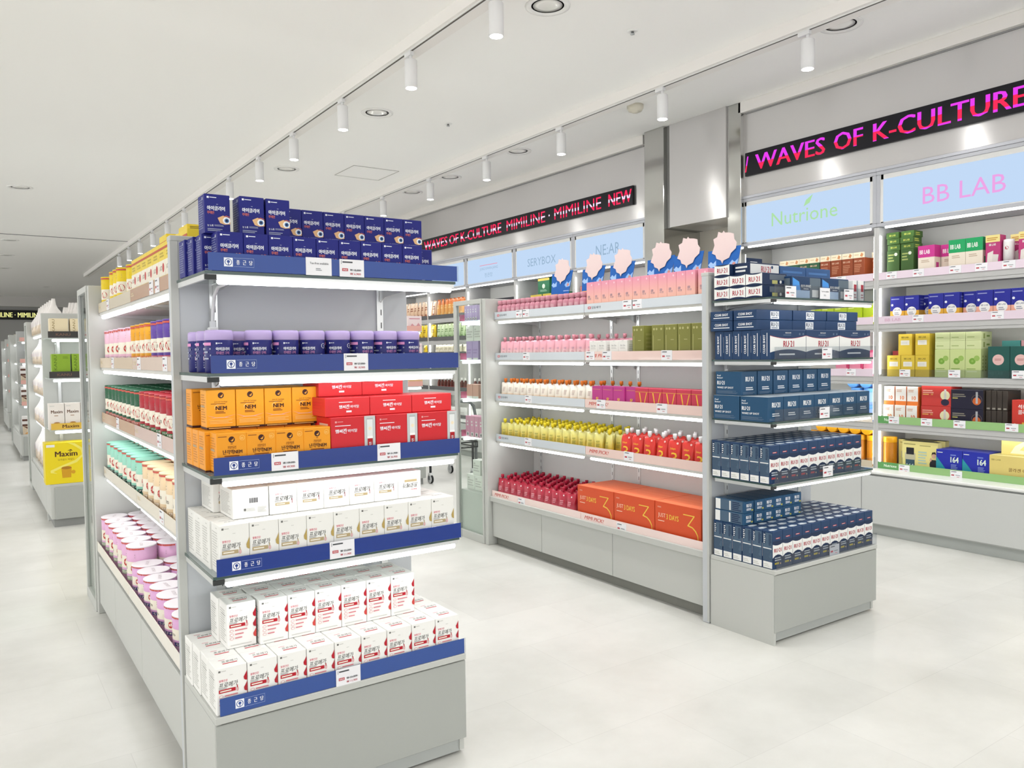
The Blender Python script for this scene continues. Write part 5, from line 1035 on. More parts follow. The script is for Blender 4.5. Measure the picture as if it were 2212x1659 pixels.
for c, (y, xx) in enumerate(((3.405, 0.03), (3.29, 0.03), (3.19, 0.105), (3.09, 0.0), (2.975, 0.0))): place('dy', XW + xx, y, Z5[1], AISLE, f'navy and yellow carton with white disc, {nth(c + 1)} from the bay post')
for c, (y, xx) in enumerate(((2.855, 0.04), (2.745, 0.0), (2.63, 0.0), (2.515, 0.0), (2.40, 0.0))): place('dp', XW + xx, y, Z5[1], AISLE, f'navy and peach carton with white disc, {nth(c + 1)} from the yellow ones')
carton('yb3', 'supplement_carton', 'box', 'yellow cartons on the wall', 0.108, 0.11, 0.165, mat('#cdb23c', 0.45), front=[('r', 0.18, 0.48, 0.82, 0.7, mat('#d9d6cc')), ('l', 0.25, 0.53, 0.75, 0.65, 2, LGY), ('t', 'BB LAB', 0.24, 0.80, 0.76, 0.88, mat('#6f6220'), 0.02)])
for c in range(3): place('yb3', XW + 0.02, 3.425 - 0.112 * c, Z5[2], AISLE, f'yellow carton, third wall shelf, lower layer, {nth(c + 1)} from the post')
for c, (y, xx) in enumerate(((3.34, 0.03), (3.20, 0.02))): place('yb3', XW + xx, y, Z5[2] + 0.1655, AISLE, f'yellow carton, third wall shelf, upper layer, {("farther", "nearer")[c]}')
APL = mat('#6f9a3a')
carton('apl', 'supplement_carton', 'box', 'pale green cartons on the wall', 0.108, 0.11, 0.208, mat('#bcc98a', 0.45), front=[('e', 0.46, 0.58, 0.023, APL), ('e', 0.74, 0.68, 0.02, mat('#8fae58')), ('e', 0.46, 0.58, 0.008, mat('#88ac50')), ('l', 0.1, 0.28, 0.7, 0.34, 1, mat('#7f9a50')), ('l', 0.1, 0.2, 0.8, 0.23, 1, mat('#e2e8c8'))], right=[('l', 0.2, 0.2, 0.35, 0.8, 5, mat('#8a9656')), ('l', 0.6, 0.2, 0.75, 0.8, 5, mat('#8a9656'))])
carton('aps', 'supplement_carton', 'box', 'pale green cartons on the wall', 0.108, 0.16, 0.062, mat('#c3cc9a', 0.45), front=[('l', 0.1, 0.3, 0.6, 0.5, 1, mat('#93a468'))], right=[('r', 0.2, 0.2, 0.35, 0.8, mat('#8a9656')), ('l', 0.5, 0.3, 0.9, 0.7, 1, mat('#6f8a3c'))])
for c in range(3):
    y = 3.045 - 0.110 * c
    place('apl', XW + 0.01, y, Z5[2], AISLE, f'pale green carton with green fruit, {nth(c + 1)} from the yellow cartons')
    for k in range(2): place('aps', XW + 0.012, y, Z5[2] + 0.209 + 0.0625 * k, AISLE, f'small pale green carton, {("lower", "upper")[k]} above the {nth(c + 1)} fruit carton')
carton('tealb', 'supplement_carton', 'box', 'teal cartons on the wall', 0.142, 0.10, 0.225, mat('#22524c', 0.45), front=[('e', 0.48, 0.58, 0.038, mat('#d7b0ac')), ('l', 0.32, 0.55, 0.64, 0.62, 2, mat('#a8706c')), ('t', 'BB LAB', 0.1, 0.1, 0.7, 0.2, mat('#39685f'), 0.02)])
for c in range(2): place('tealb', XW + 0.005, 2.65 - 0.145 * c, Z5[2], AISLE, f'dark teal carton with pink disc, {("first", "second")[c]} from the green cartons')
for c, m in enumerate(('#4a8f8a', '#cf9aa0')):
    carton('tb%d' % c, 'supplement_carton', 'box', 'cartons behind the teal ones', 0.12, 0.1, 0.265, mat(m, 0.45)); place('tb%d' % c, XW + 0.12, 2.62 - 0.125 * c, Z5[2], AISLE, ('turquoise', 'dusty pink')[c] + ' carton standing behind the dark teal ones')
carton('redl', 'supplement_carton', 'box', 'red cartons by the bay post', 0.09, 0.12, 0.20, mat('#a33a40', 0.45), front=[('e', 0.3, 0.1, 0.02, PW)])
place('redl', XW + 0.135, 3.455, Z5[2], AISLE, 'dull red carton just past the bay post')
carton('pinkl', 'supplement_carton', 'box', 'pink cartons by the bay post', 0.12, 0.12, 0.21, mat('#c4426c', 0.45), front=[('r', 0, 0, 0.9, 0.3, mat('#e6b4c4')), ('r', 0.0, 0.3, 0.8, 0.9, mat('#d8849c'))])
for c in range(3): place('pinkl', XW + 0.03, 3.625 + 0.125 * c, Z5[2], AISLE, f'pink and rose carton, third wall shelf, {nth(c + 1)} from the bay post')
canister('blj', 'pill_jar', 'jar', 'blue jars on the wall', 0.05, 0.134, ([(0.95, 0), (1, 0.03), (1, 0.75), (0.9, 0.8)], mat('#7f9fd6', 0.35)), (), ([(0.96, 0.76), (1.02, 0.78), (1.02, 0.97), (0.95, 1.0)], mat('#5f9be0', 0.3)), 'lid')
canister('yej', 'pill_jar', 'jar', 'amber jars on the wall', 0.05, 0.248, ([(0.95, 0), (1, 0.03), (1, 0.8), (0.9, 0.84)], mat('#b8751a', 0.3)), [('l', 0.3, 0.3, 1.0, 0.6, 4, mat('#d29a3c'))], ([(0.96, 0.82), (1.02, 0.84), (1.02, 0.98), (0.95, 1.0)], mat('#e5a51c', 0.3)), 'lid')
for c in range(4):
    place('blj', XW + 0.06, 3.64 + 0.115 * c, Z5[3] + 0.0, AISLE, f'blue jar standing, fourth wall shelf, {nth(c + 1)} from the bay post')
for c in range(2): place('blj', XW + 0.06, 3.64 + 0.115 * c, Z5[3] + 0.1345, AISLE, f'blue jar stacked on another, {nth(c + 1)} from the bay post')
def lying(key, x, y, z, label):
    o = place(key, x, y, z, 0, label); o.rotation_euler = (0, -PI / 2, 0); return o
for c in range(2): lying('blj', XW + 0.145, 3.66 + 0.112 * c, Z5[3] + 0.269 + 0.051, f'blue jar lying with lid towards the aisle, {("nearer", "farther")[c]} one')
for c in range(6):
    place('yej', XW + 0.06, 3.615 + 0.112 * c, Z5[4], AISLE, f'amber jar standing on the wall base, {nth(c + 1)} from the bay post')
for c in range(5): lying('yej', XW + 0.255, 3.645 + 0.104 * c, Z5[4] + 0.249 + 0.051, f'amber jar lying with yellow lid to the aisle, {nth(c + 1)} from the bay post')
place('yej', XW + 0.05, 3.466, Z5[4], AISLE, 'amber jar just past the bay post beside the gift boxes')
carton('o10', 'vitamin_carton', 'box', 'white and orange cartons on the wall', 0.086, 0.09, 0.145, mat('#e4e2de', 0.45), front=[('r', 0, 0, 1, 0.22, mat('#df7a36')), ('p', [(0.0, 0.22), (1, 0.22), (1, 0.3), (0.85, 0.25), (0.0, 0.25)], mat('#e4e2de')), ('t', '10', 0.45, 0.3, 0.82, 0.5, mat('#d9722e'), 0.03), ('l', 0.12, 0.7, 0.7, 0.85, 3, mat('#c99a80'))], right=[('r', 0, 0, 1, 1, mat('#df7a36'))])
for l in range(2):
    for c in range(3): place('o10', XW + (0.0 if l == 0 else 0.012), 3.455 - 0.093 * c, Z5[3] + 0.1455 * l, AISLE, f'white and orange carton, {("lower", "upper")[l]} layer, {nth(c + 1)} from the bay post')
carton('rdf', 'supplement_carton', 'box', 'long red cartons on the wall', 0.222, 0.16, 0.15, mat('#bb3a36', 0.4), front=[('e', 0.8, 0.55, 0.035, mat('#dcd8b0')), ('r', 0.77, 0.25, 0.84, 0.85, mat('#c9c4c0')), ('e', 0.8, 0.2, 0.03, mat('#26233a'), 0.025), ('l', 0.05, 0.62, 0.45, 0.82, 2, mat('#dca090')), ('t', '30', 0.32, 0.54, 0.4, 0.62, mat('#e0b060'), 0.02), ('l', 0.05, 0.53, 0.3, 0.62, 1, mat('#e0b060'))], top=[('r', 0, 0, 1, 1, mat('#c44a40'))])
carton('bkf', 'supplement_carton', 'box', 'long black cartons on the wall', 0.226, 0.16, 0.14, mat('#1e1c30', 0.35), front=[('e', 0.8, 0.5, 0.036, mat('#6a5a50')), ('e', 0.8, 0.5, 0.033, mat('#1e1c30')), ('e', 0.8, 0.42, 0.028, mat('#c0602c')), ('r', 0.77, 0.3, 0.835, 0.9, mat('#a8a8ac')), ('l', 0.05, 0.6, 0.5, 0.8, 2, mat('#8a8478')), ('l', 0.05, 0.5, 0.25, 0.6, 1, mat('#b8b060'))], right=[('r', 0, 0, 1, 1, mat('#3a3430'))])
for l in range(2):
    place('rdf', XW + (0.01 if l == 0 else 0.015), 3.09, Z5[3] + 0.1505 * l, AISLE, f'long red carton, {("lower", "upper")[l]} layer, on the green rail shelf')
    place('bkf', XW + 0.005, 2.862, Z5[3] + 0.1405 * l, AISLE, f'long black carton, {("lower", "upper")[l]} layer, facing the aisle')
carton('bks', 'supplement_carton', 'box', 'black cartons seen edge on', 0.034, 0.20, 0.138, mat('#3a332e', 0.4), front=[('r', 0.2, 0.03, 0.8, 0.12, mat('#8a867c'))], right=[('l', 0.1, 0.1, 0.9, 0.9, 3, mat('#453d36'))])
for l in range(2):
    for c in range(4): place('bks', XW + 0.02, 2.722 - 0.037 * c, Z5[3] + 0.1405 * l, AISLE, f'thin black carton, {("lower", "upper")[l]} layer, {nth(c + 1)} after the long ones')
carton('rdk', 'collagen_carton', 'box', 'red cartons at the end of the green rail shelf', 0.13, 0.1, 0.22, mat('#c23a30', 0.4), front=[('t', '석류맥', 0.3, 0.72, 0.95, 0.86, PW, 0.03), ('t', '콜라겐', 0.3, 0.55, 0.95, 0.69, PW, 0.03), ('r', 0.5, 0.2, 1.0, 0.3, mat('#d8a83c')), ('e', 0.15, 0.2, 0.012, mat('#e0d0b8'))])
for c in range(2): place('rdk', XW + 0.005, 2.495 - 0.135 * c, Z5[3], AISLE, f'red carton with white lettering, {("first", "second")[c]} after the black cartons')
carton('ypb', 'gift_box', 'box', 'pale yellow gift boxes on the wall base', 0.275, 0.06, 0.232, mat('#ddd28a', 0.45), front=[('r', 0.1, 0.0, 0.36, 0.42, mat('#3c5566')), ('r', 0.08, 0.38, 0.38, 0.6, mat('#b9b49a')), ('r', 0.12, 0.55, 0.34, 0.78, mat('#22222a')), ('t', '164', 0.13, 0.1, 0.33, 0.24, mat('#c9d4dc'), 0.03), ('l', 0.05, 0.86, 0.45, 0.93, 1, mat('#a09860')), ('l', 0.5, 0.84, 0.92, 0.9, 1, mat('#a09860')), ('l', 0.46, 0.25, 0.72, 0.7, 5, mat('#a9c0b4'))], top=[('r', 0, 0, 1, 1, mat('#2a2a26'))])
place('ypb', XW + 0.005, 3.206, Z5[4], AISLE, 'pale yellow gift box with bottle picture, in front of its twin'); place('ypb', XW + 0.075, 3.275, Z5[4], AISLE, 'pale yellow gift box with bottle picture, half hidden behind its twin'); place('ypb', XW + 0.15, 3.225, Z5[4], AISLE, 'pale yellow gift box, rearmost of three on the wall base')
# the printed figure on the gift box: dark top, raised hand
pf = MB()
pf.decal([('p', [(0.80, 0.0), (0.78, 0.3), (0.82, 0.44), (0.95, 0.44), (1.0, 0.3), (1.0, 0.0)], mat('#23232a')), ('e', 0.89, 0.56, 0.014, mat('#c9a08c'), 0.018), ('p', [(0.83, 0.58), (0.85, 0.68), (0.93, 0.7), (0.97, 0.6), (0.93, 0.63), (0.87, 0.63)], mat('#2a221e')), ('p', [(0.78, 0.4), (0.8, 0.5), (0.84, 0.48), (0.83, 0.38)], mat('#c9a08c'))], lambda u, v, e: (-0.1375 + u * 0.275, -0.002 - e, v * 0.232), 0.275, 0.232)
gift = [o for o in bpy.data.objects if o.name.startswith('gift_box') and o.get('label', '').endswith('in front of its twin')][0]
pf.build('printed_portrait', gift)
tealblue = mat('#2a8f9e', 0.4)
carton('b164', 'gift_box', 'box', 'blue boxes on the wall base', 0.187, 0.20, 0.19, mat('#2630a0', 0.4), front=[('p', [(0, 0.18), (0, 0.72), (0.22, 0.45), (0.42, 0.18)], tealblue), ('r', 0, 0, 1, 0.17, mat('#dcd08a')), ('l', 0.06, 0.04, 0.35, 0.1, 1, mat('#8a8450')), ('t', '164', 0.56, 0.52, 0.88, 0.74, mat('#d4e2d4'), 0.04), ('l', 0.56, 0.76, 0.85, 0.86, 1, mat('#6f7fc8')), ('l', 0.58, 0.26, 0.85, 0.46, 4, mat('#7f8fd0')), ('l', 0.05, 0.86, 0.3, 0.91, 1, PW)], top=[('r', 0, 0, 1, 1, mat('#474cae'))])
for c in range(2): place('b164', XW - 0.005, 2.982 - 0.190 * c, Z5[4], AISLE, f'blue box with pale foot, {("first", "second")[c]} after the yellow gift boxes')
carton('coll', 'gift_box', 'box', 'soft yellow collagen boxes', 0.30, 0.22, 0.185, mat('#d6c376', 0.42), front=[('t', '콜라겐 에센셜', 0.42, 0.42, 0.98, 0.56, mat('#7a5a2c'), 0.02), ('t', 'BB LAB', 0.05, 0.8, 0.25, 0.86, mat('#8a7a40'), 0.01)], top=[('r', 0, 0, 1, 1, mat('#e0d394'))])
place('coll', XW - 0.015, 2.545, Z5[4], AISLE, 'soft yellow box with brown lettering on the wall base')
carton('coll2', 'gift_box', 'box', 'soft yellow collagen boxes', 0.30, 0.15, 0.13, mat('#e3d688', 0.42), front=[('p', [(0.2, 0.1), (0.3, 0.5), (0.5, 0.8), (0.55, 0.7), (0.4, 0.3), (0.9, 0.15), (0.9, 0.08)], mat('#efe9cc'))])
place('coll2', XW + 0.06, 2.50, Z5[4] + 0.186, AISLE, 'soft yellow box with white ribbon print, standing on the lettered one')

# ------------------------------------------------------------------ the next runs along the left aisle
def plain_end(label, loc, W, rail_of, D=0.36):
    """farther end display: same build, fewer small fittings"""
    t = thing('end_display', label, 'display shelf', loc, 0, 'end displays')
    MB().box(0, W, 0.0, D, 0.07, BASE_Z, cab, 0.002).build('base_cabinet', t)
    bx('drawer_front', t, 0.03, W, -0.016, 0.0, 0.07, BASE_Z - 0.028, cab2, 0.002)
    bx('plinth', t, 0.02, W - 0.02, 0.02, D, 0.0, 0.07, mat('#8f918f', 0.5))
    bx('back_panel', t, -0.003, W, D, D + 0.045, 0, 1.857, mat('#c3c5c2', 0.42), 0.003)
    MB().box(0.11, 0.135, D - 0.012, D, BASE_Z, 1.8, alu).build('slotted_upright', t)
    MB().tube([(0.08, 0.1, 1.58), (0.10, D - 0.05, 1.58), (0.105, D - 0.02, 1.54), (0.105, D - 0.02, 1.46)], 0.006, '#e6e8ea').box(0.09, 0.12, D - 0.03, D - 0.01, 1.40, 1.46, white).build('light_cable', t)
    for i, z in enumerate((1.63, 1.285, 0.84) if rail_of else SHELF_Z):
        s = MB().box(0.01, W - 0.01, 0.0, D, z - 0.01, z, mat('#c3cbc8', 0.2)).build('shelf', t)
        bx('led_strip', s, 0.05, W - 0.03, 0.002, 0.024, z - 0.034, z - 0.012, strip_m, 0.004)
        m, mark = (rail_of or (lambda i: ('#dca9a0', None)))(i)
        r = MB().box(0.02, W - 0.02, -0.004, -0.001, z, z + 0.055, mat(m, 0.3))
        if mark: r.decal(mark, lambda u, v, e: (0.02 + u * (W - 0.04), -0.004 - e, z + v * 0.055), W - 0.04, 0.055)
        r.build('price_rail', s)
    return t
def kanu(i):
    if i < 2: return '#3a3836', [('t', 'KANU', 0.07, 0.3, 0.2, 0.7, mat('#7a5a4a'), 0.01), ('r', 0.27, 0, 0.5, 1, mat('#dcd8d4')), ('l', 0.29, 0.3, 0.48, 0.6, 1, RED)]
    return '#d8b24a', [('t', 'Maxim', 0.1, 0.25, 0.25, 0.75, mat('#5a3a1c'), 0.03), ('r', 0.33, 0, 0.5, 1, mat('#dcd8d4'))]
plain_end('second end display of coffee boxes along the aisle', (0.56, 7.80, 0), 0.88, kanu)
def far_run(label, loc, L, seed_label):
    t = thing('gondola_run', label, 'shelving unit', loc, 0, 'shelving runs')
    W = 0.86
    MB().box(0.01, W, 0.41, L - 0.5, 0.06, BASE_Z, cab, 0.002).build('base_cabinet', t)
    n = 3; step = (L - 0.91) / n
    for k in range(n): bx('door', t, -0.004, 0.01, 0.412 + step * k, 0.408 + step * (k + 1), 0.066, 0.33, cab, 0.0015)
    bx('plinth', t, 0.04, W, 0.41, L - 0.5, 0.0, 0.06, mat('#85857f', 0.6))
    bx('end_panel', t, -0.003, W, L - 0.5, L - 0.455, 0, 1.857, cab, 0.003)
    bx('back_panel', t, W / 2, W / 2 + 0.02, 0.41, L - 0.5, BASE_Z, 1.80, mat('#c6c6c3', 0.5))
    bx('rear_shelf', t, W / 2 + 0.022, W - 0.05, 0.412, L - 0.502, 1.687, 1.705, mat('#c9c9c4', 0.45), 0.002)
    for z in SHELF_Z:
        s = bx('shelf', t, 0.05, W / 2 - 0.002, 0.412, L - 0.502, z - 0.018, z, mat('#c9c9c4', 0.45), 0.002)
        bx('led_strip', s, 0.056, 0.078, 0.45, L - 0.55, z - 0.036, z - 0.0185, strip_m, 0.004)
    return t
far_run('second shelving run stocked with white carrier bags', (0.56, 7.80, 0), 2.9, '')
plain_end('third end display of cookie boxes far down the aisle', (0.61, 13.22, 0), 0.86, None)
far_run('third shelving run far down the aisle', (0.61, 13.22, 0), 2.9, '')
plain_end('fourth end display of snack packets far down the aisle', (0.66, 18.72, 0), 0.86, None)
far_run('fourth shelving run far down the aisle', (0.66, 18.72, 0), 2.9, '')
glass_end('framed glass end display of the second run', (0.555, 7.80, 0), 0.88, '#c9b8c9', 2.46, 2.80)
glass_end('framed glass end display of the third run', (0.60, 13.22, 0), 0.87, '#c9b8c9', 2.46, 2.80)
carton('kc', 'coffee_box', 'box', 'cream coffee boxes', 0.14, 0.12, 0.165, mat('#e5d6b4', 0.45), front=[('v', 'KANU', 0.14, 0.3, 0.28, 0.95, mat('#8a7440'), 0.0), ('r', 0.0, 0.0, 1, 0.12, mat('#e4c898'))])
carton('kg', 'coffee_box', 'box', 'green coffee boxes', 0.14, 0.12, 0.205, mat('#86a82e', 0.45), front=[('v', 'KANU', 0.12, 0.32, 0.28, 0.94, mat('#4f6a18'), 0.0), ('l', 0.6, 0.8, 0.92, 0.9, 2, mat('#6a8a20'))])
MUG = [('p', [(0.3, 0.0), (0.3, 0.26), (0.7, 0.26), (0.7, 0.0)], mat('#d8b078')), ('e', 0.5, 0.26, 0.02, mat('#b88a50'), 0.006)]
carton('mx', 'coffee_box', 'box', 'white coffee boxes', 0.118, 0.10, 0.225, mat('#e6e0da', 0.45), front=[('t', 'Maxim', 0.14, 0.62, 0.88, 0.74, mat('#5a3a22'), 0.03), ('l', 0.35, 0.5, 0.7, 0.56, 1, mat('#a98a70')), ('l', 0.08, 0.88, 0.4, 0.92, 1, LGY)] + MUG)
yg = mat('#e2cc1c', 0.42)
carton('my', 'coffee_box', 'box', 'big yellow coffee box', 0.30, 0.20, 0.355, yg, front=[('p', [(0.55, 1.0), (0.72, 0.92), (0.9, 0.8), (0.93, 0.68), (0.75, 0.55), (0.35, 0.42), (0.13, 0.34), (0.13, 0.28), (0.3, 0.25), (0.2, 0.3), (0.4, 0.38), (0.8, 0.5), (1.0, 0.68), (0.95, 0.84), (0.75, 0.97)], mat('#e9dd6a')),
       ('t', 'Maxim', 0.25, 0.66, 0.82, 0.79, mat('#4a2a1a'), 0.03), ('p', [(0.56, 0.80), (0.7, 0.79), (0.66, 0.825), (0.6, 0.81)], mat('#4a2a1a')), ('t', '모카골드 마일드', 0.32, 0.56, 0.74, 0.61, mat('#7a5a1c'), 0.0), ('r', 0.04, 0.9, 0.25, 0.96, PW), ('p', [(0.42, 0.14), (0.4, 0.38), (0.66, 0.38), (0.64, 0.14)], mat('#c9961e')), ('e', 0.53, 0.38, 0.039, mat('#a8741e'), 0.013), ('e', 0.70, 0.27, 0.016, mat('#c9961e'))])
for c in range(3): place('kc', 0.665 + 0.155 * c, 7.815, 1.631, 0, f'cream coffee box, second end display top shelf, {nth(c + 1)} from left')
for c in range(3): place('kg', 0.672 + 0.152 * c, 7.815, 1.286, 0, f'green coffee box, second end display middle shelf, {nth(c + 1)} from left')
for c in range(4): place('mx', 0.625 + 0.122 * c, 7.815, 0.841, 0, f'white coffee box with mug, second end display, {nth(c + 1)} from left')
for c in range(2): place('my', 0.675 + 0.305 * c, 7.80, 0.373, 0, f'big yellow coffee box on the second base, {("outer", "inner")[c]} one')
# white carrier bags on the second run
def carrier(key, seed, cat='bag'):
    rg = random.Random(seed); b = MB(); n = 16; prof = [(0.13, 0.07, 0), (0.135, 0.075, 0.08), (0.13, 0.07, 0.18), (0.11, 0.05, 0.24), (0.07, 0.03, 0.29), (0.035, 0.018, 0.33), (0.025, 0.012, 0.40)]
    v = []
    for i, (a, c, h) in enumerate(prof):
        for k in range(n):
            g = 2 * PI * k / n; q = 1 + (rg.uniform(-0.12, 0.12) if 0 < i else 0)
            v.append((a * q * math.copysign(abs(math.cos(g)) ** 0.7, math.cos(g)) + (0.02 * (i - 4) if i > 4 else 0), c * q * math.copysign(abs(math.sin(g)) ** 0.7, math.sin(g)) + 0.075, h))
    m = len(prof)
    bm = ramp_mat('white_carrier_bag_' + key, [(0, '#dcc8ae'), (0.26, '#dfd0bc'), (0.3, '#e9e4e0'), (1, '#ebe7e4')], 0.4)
    b.add(v, [(i * n + k, i * n + (k + 1) % n, (i + 1) * n + (k + 1) % n, (i + 1) * n + k) for i in range(m - 1) for k in range(n)] + [tuple(reversed(range(n))), tuple((m - 1) * n + k for k in range(n))], bm, True)
    b.decal([('p', [(0.35, 0.45), (0.42, 0.62), (0.48, 0.6), (0.4, 0.42)], mat('#c0505a')), ('p', [(0.55, 0.4), (0.65, 0.7), (0.69, 0.68), (0.6, 0.38)], mat('#7a86b8')), ('l', 0.3, 0.28, 0.7, 0.38, 2, mat('#8a8a90'))], lambda u, v_, e: (-0.1 + 0.2 * u, 0.003 + v_ * 0.008 - e - 0.01, v_ * 0.26), 0.2, 0.26)
    kind(key, b.build('carrier_bag', None, (0, 0, -50)), 'bag', 'white carrier bags on the second run')
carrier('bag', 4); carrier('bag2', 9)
k = 0
for i, z in enumerate((1.7055, 1.4005, 1.0955, 0.7905, 0.3725)):
    for c in range(7):
        k += 1
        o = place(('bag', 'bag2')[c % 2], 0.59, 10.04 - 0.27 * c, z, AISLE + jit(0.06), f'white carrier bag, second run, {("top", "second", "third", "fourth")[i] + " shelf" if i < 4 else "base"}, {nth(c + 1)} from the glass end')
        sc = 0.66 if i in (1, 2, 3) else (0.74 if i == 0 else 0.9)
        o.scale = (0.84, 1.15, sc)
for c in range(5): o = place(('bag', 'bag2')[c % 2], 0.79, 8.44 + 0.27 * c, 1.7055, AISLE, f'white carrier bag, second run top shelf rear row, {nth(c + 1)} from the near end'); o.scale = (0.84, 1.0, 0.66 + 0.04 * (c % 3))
# third and fourth end displays
carton('cn', 'cookie_box', 'box', 'navy cookie boxes far down the aisle', 0.20, 0.10, 0.245, mat('#2a2f78', 0.45), front=[('r', 0, 0.6, 1, 0.63, PW), ('e', 0.4, 0.4, 0.018, PW), ('p', [(0.6, 0.1), (0.7, 0.35), (0.95, 0.3), (0.9, 0.05)], mat('#d8a45a')), ('l', 0.1, 0.8, 0.9, 0.9, 1, mat('#6a70b0'))])
carton('cw', 'cookie_box', 'box', 'white and brown cookie boxes far down the aisle', 0.26, 0.14, 0.07, mat('#d9d6d4', 0.45), front=[('r', 0, 0, 1, 0.4, mat('#5a3a30'))])
carton('cb', 'cookie_box', 'box', 'brown cookie boxes far down the aisle', 0.24, 0.14, 0.12, mat('#c9b8a0', 0.45), front=[('p', [(0.0, 1), (0.5, 0.75), (0.2, 0.7)], mat('#5a2f2a')), ('p', [(0.05, 0.1), (0.4, 0.5), (0.9, 0.45), (0.8, 0.1)], mat('#c98a3c')), ('t', 'BEC', 0.55, 0.3, 0.95, 0.75, mat('#3a241a'), 0.04)])
for c in range(2):
    place('cn', 0.80 + 0.21 * c, 13.24, 1.706, 0, f'navy cookie box, third end display top shelf, {("outer", "inner")[c]}'); place('cn', 0.80 + 0.21 * c, 13.24, 1.401, 0, f'navy cookie box, third end display second shelf, {("outer", "inner")[c]}')
    for s_, z in enumerate((1.096, 0.791, 0.373)):
        place('cb', 0.76 + 0.25 * c, 13.24, z, 0, f'brown cookie box, third end display, level {("three", "four", "base")[s_]}, {("outer", "inner")[c]}')
        for k in range(2): place('cw', 0.76 + 0.265 * c, 13.24, z + 0.121 + 0.071 * k, 0, f'white cookie box on the brown one, level {("three", "four", "base")[s_]}, {("outer", "inner")[c]}, {("lower", "upper")[k]}')
pouch('sn', 'snack_packet', 'packet', 'biscuit packets far down the aisle', 0.24, 0.10, 0.25, ramp_mat('biscuit_foil', [(0, '#9a2a38'), (0.3, '#a83040'), (0.34, '#e0d6c4'), (1, '#e4dccb')], 0.3), mat('#d8d0c0'), [('t', 'Bisc', 0.25, 0.42, 0.8, 0.7, mat('#b02a38'), 0.03, 0.2)], cap_h=0.004, cap_r=0.02, shoulder=0.95)
for i, z in enumerate((1.706, 1.401, 1.096, 0.791, 0.373)):
    for c in range(2): place('sn', 0.92 + 0.26 * c, 18.87, z + 0.001, jit(0.2), f'cream and red biscuit packet, fourth end display, {("top", "second", "third", "fourth")[i] + " shelf" if i < 4 else "base"}, {("outer", "inner")[c]}')

# ------------------------------------------------------------------ next run in the middle column and the cart beside it
endcap_cards = {}
t = plain_end('second end display in the middle column, seen between the near runs', (3.205, 7.80, 0), 0.975, None)
far_run('second shelving run in the middle column', (3.25, 7.80, 0), 2.9, '')
carton('mask', 'mask_carton', 'box', 'pink and white cartons on the second middle display', 0.17, 0.10, 0.165, mat('#e3d3d4', 0.5), front=[('l', 0.1, 0.75, 0.9, 0.88, 1, mat('#c98a98')), ('p', [(0.1, 0.2), (0.3, 0.5), (0.5, 0.3), (0.3, 0.1)], mat('#d29aa0')), ('p', [(0.55, 0.25), (0.75, 0.55), (0.95, 0.3), (0.75, 0.12)], mat('#d29aa0'))])
carton('maskb', 'mask_carton', 'box', 'pink and white cartons on the second middle display', 0.17, 0.10, 0.13, mat('#dcb98a', 0.5), front=[('l', 0.1, 0.6, 0.9, 0.8, 2, mat('#b8862c')), ('r', 0.0, 0.0, 1, 0.3, mat('#d8a094'))])
place('mask', 4.09, 7.815, 1.706, 0, 'pink and white carton, second middle display, top shelf end'); place('mask', 4.09, 7.815, 1.401, 0, 'pink and white carton, second middle display, second shelf end'); place('maskb', 4.09, 7.815, 1.096, 0, 'tan and rose carton, second middle display, third shelf end')
t = thing('stocking_cart', 'dark wire stocking cart on castors beside the wall aisle', 'cart', (4.52, 8.05, 0), 0.0)
BKM = mat('#2b2c2e', 0.4); GM = mat('#6c7072', 0.35, 0.5)
b = MB()
for x in (-0.28, 0.28):
    for y in (-0.26, 0.26): b.tube([(x, y, 0.12), (x, y, 0.42)], 0.014, BKM)
b.build('leg_frame', t)
b = MB()
for z in (0.37, 0.43):
    b.tube([(-0.32, -0.3, z), (0.32, -0.3, z), (0.32, 0.3, z), (-0.32, 0.3, z), (-0.32, -0.3, z)], 0.008, BKM)
for k in range(9): b.tube([(-0.32 + 0.08 * k, -0.3, 0.37), (-0.32 + 0.08 * k, 0.3, 0.37)], 0.003, BKM, 5)
for x in (-0.32, 0.32):
    for y in (-0.3, 0.3): b.tube([(x, y, 0.37), (x, y, 0.43)], 0.006, BKM)
b.build('wire_tray', t)
b = MB().tube([(0.36, -0.2, 0.04), (0.36, -0.2, 0.72), (0.34, -0.19, 0.84), (0.28, -0.18, 0.89), (0.1, -0.18, 0.90)], 0.018, GM, 10).tube([(0.36, -0.2, 0.55), (0.15, -0.2, 0.56)], 0.012, GM)
b.box(0.33, 0.42, -0.24, -0.16, 0.0, 0.04, GM, 0.004); b.build('push_handle', t)
for k, (x, y) in enumerate(((-0.28, -0.26), (0.28, -0.26), (-0.28, 0.26), (0.28, 0.26))):
    f = MB().box(x - 0.02, x + 0.02, y - 0.025, y + 0.025, 0.085, 0.12, mat('#d4d6d6', 0.4), 0.004).box(x - 0.022, x - 0.017, y - 0.02, y + 0.02, 0.04, 0.09, steel).box(x + 0.017, x + 0.022, y - 0.02, y + 0.02, 0.04, 0.09, steel).build('castor', t)
    MB().lathe([(0.0, -0.014), (0.048, -0.014), (0.05, -0.008), (0.05, 0.008), (0.048, 0.014), (0.0, 0.014)], [mat('#c8caca', 0.4), mat('#17181a', 0.5), mat('#17181a', 0.5), mat('#17181a', 0.5), mat('#c8caca', 0.4)], 18, (x, y, 0.05), 'x').build('wheel', f)

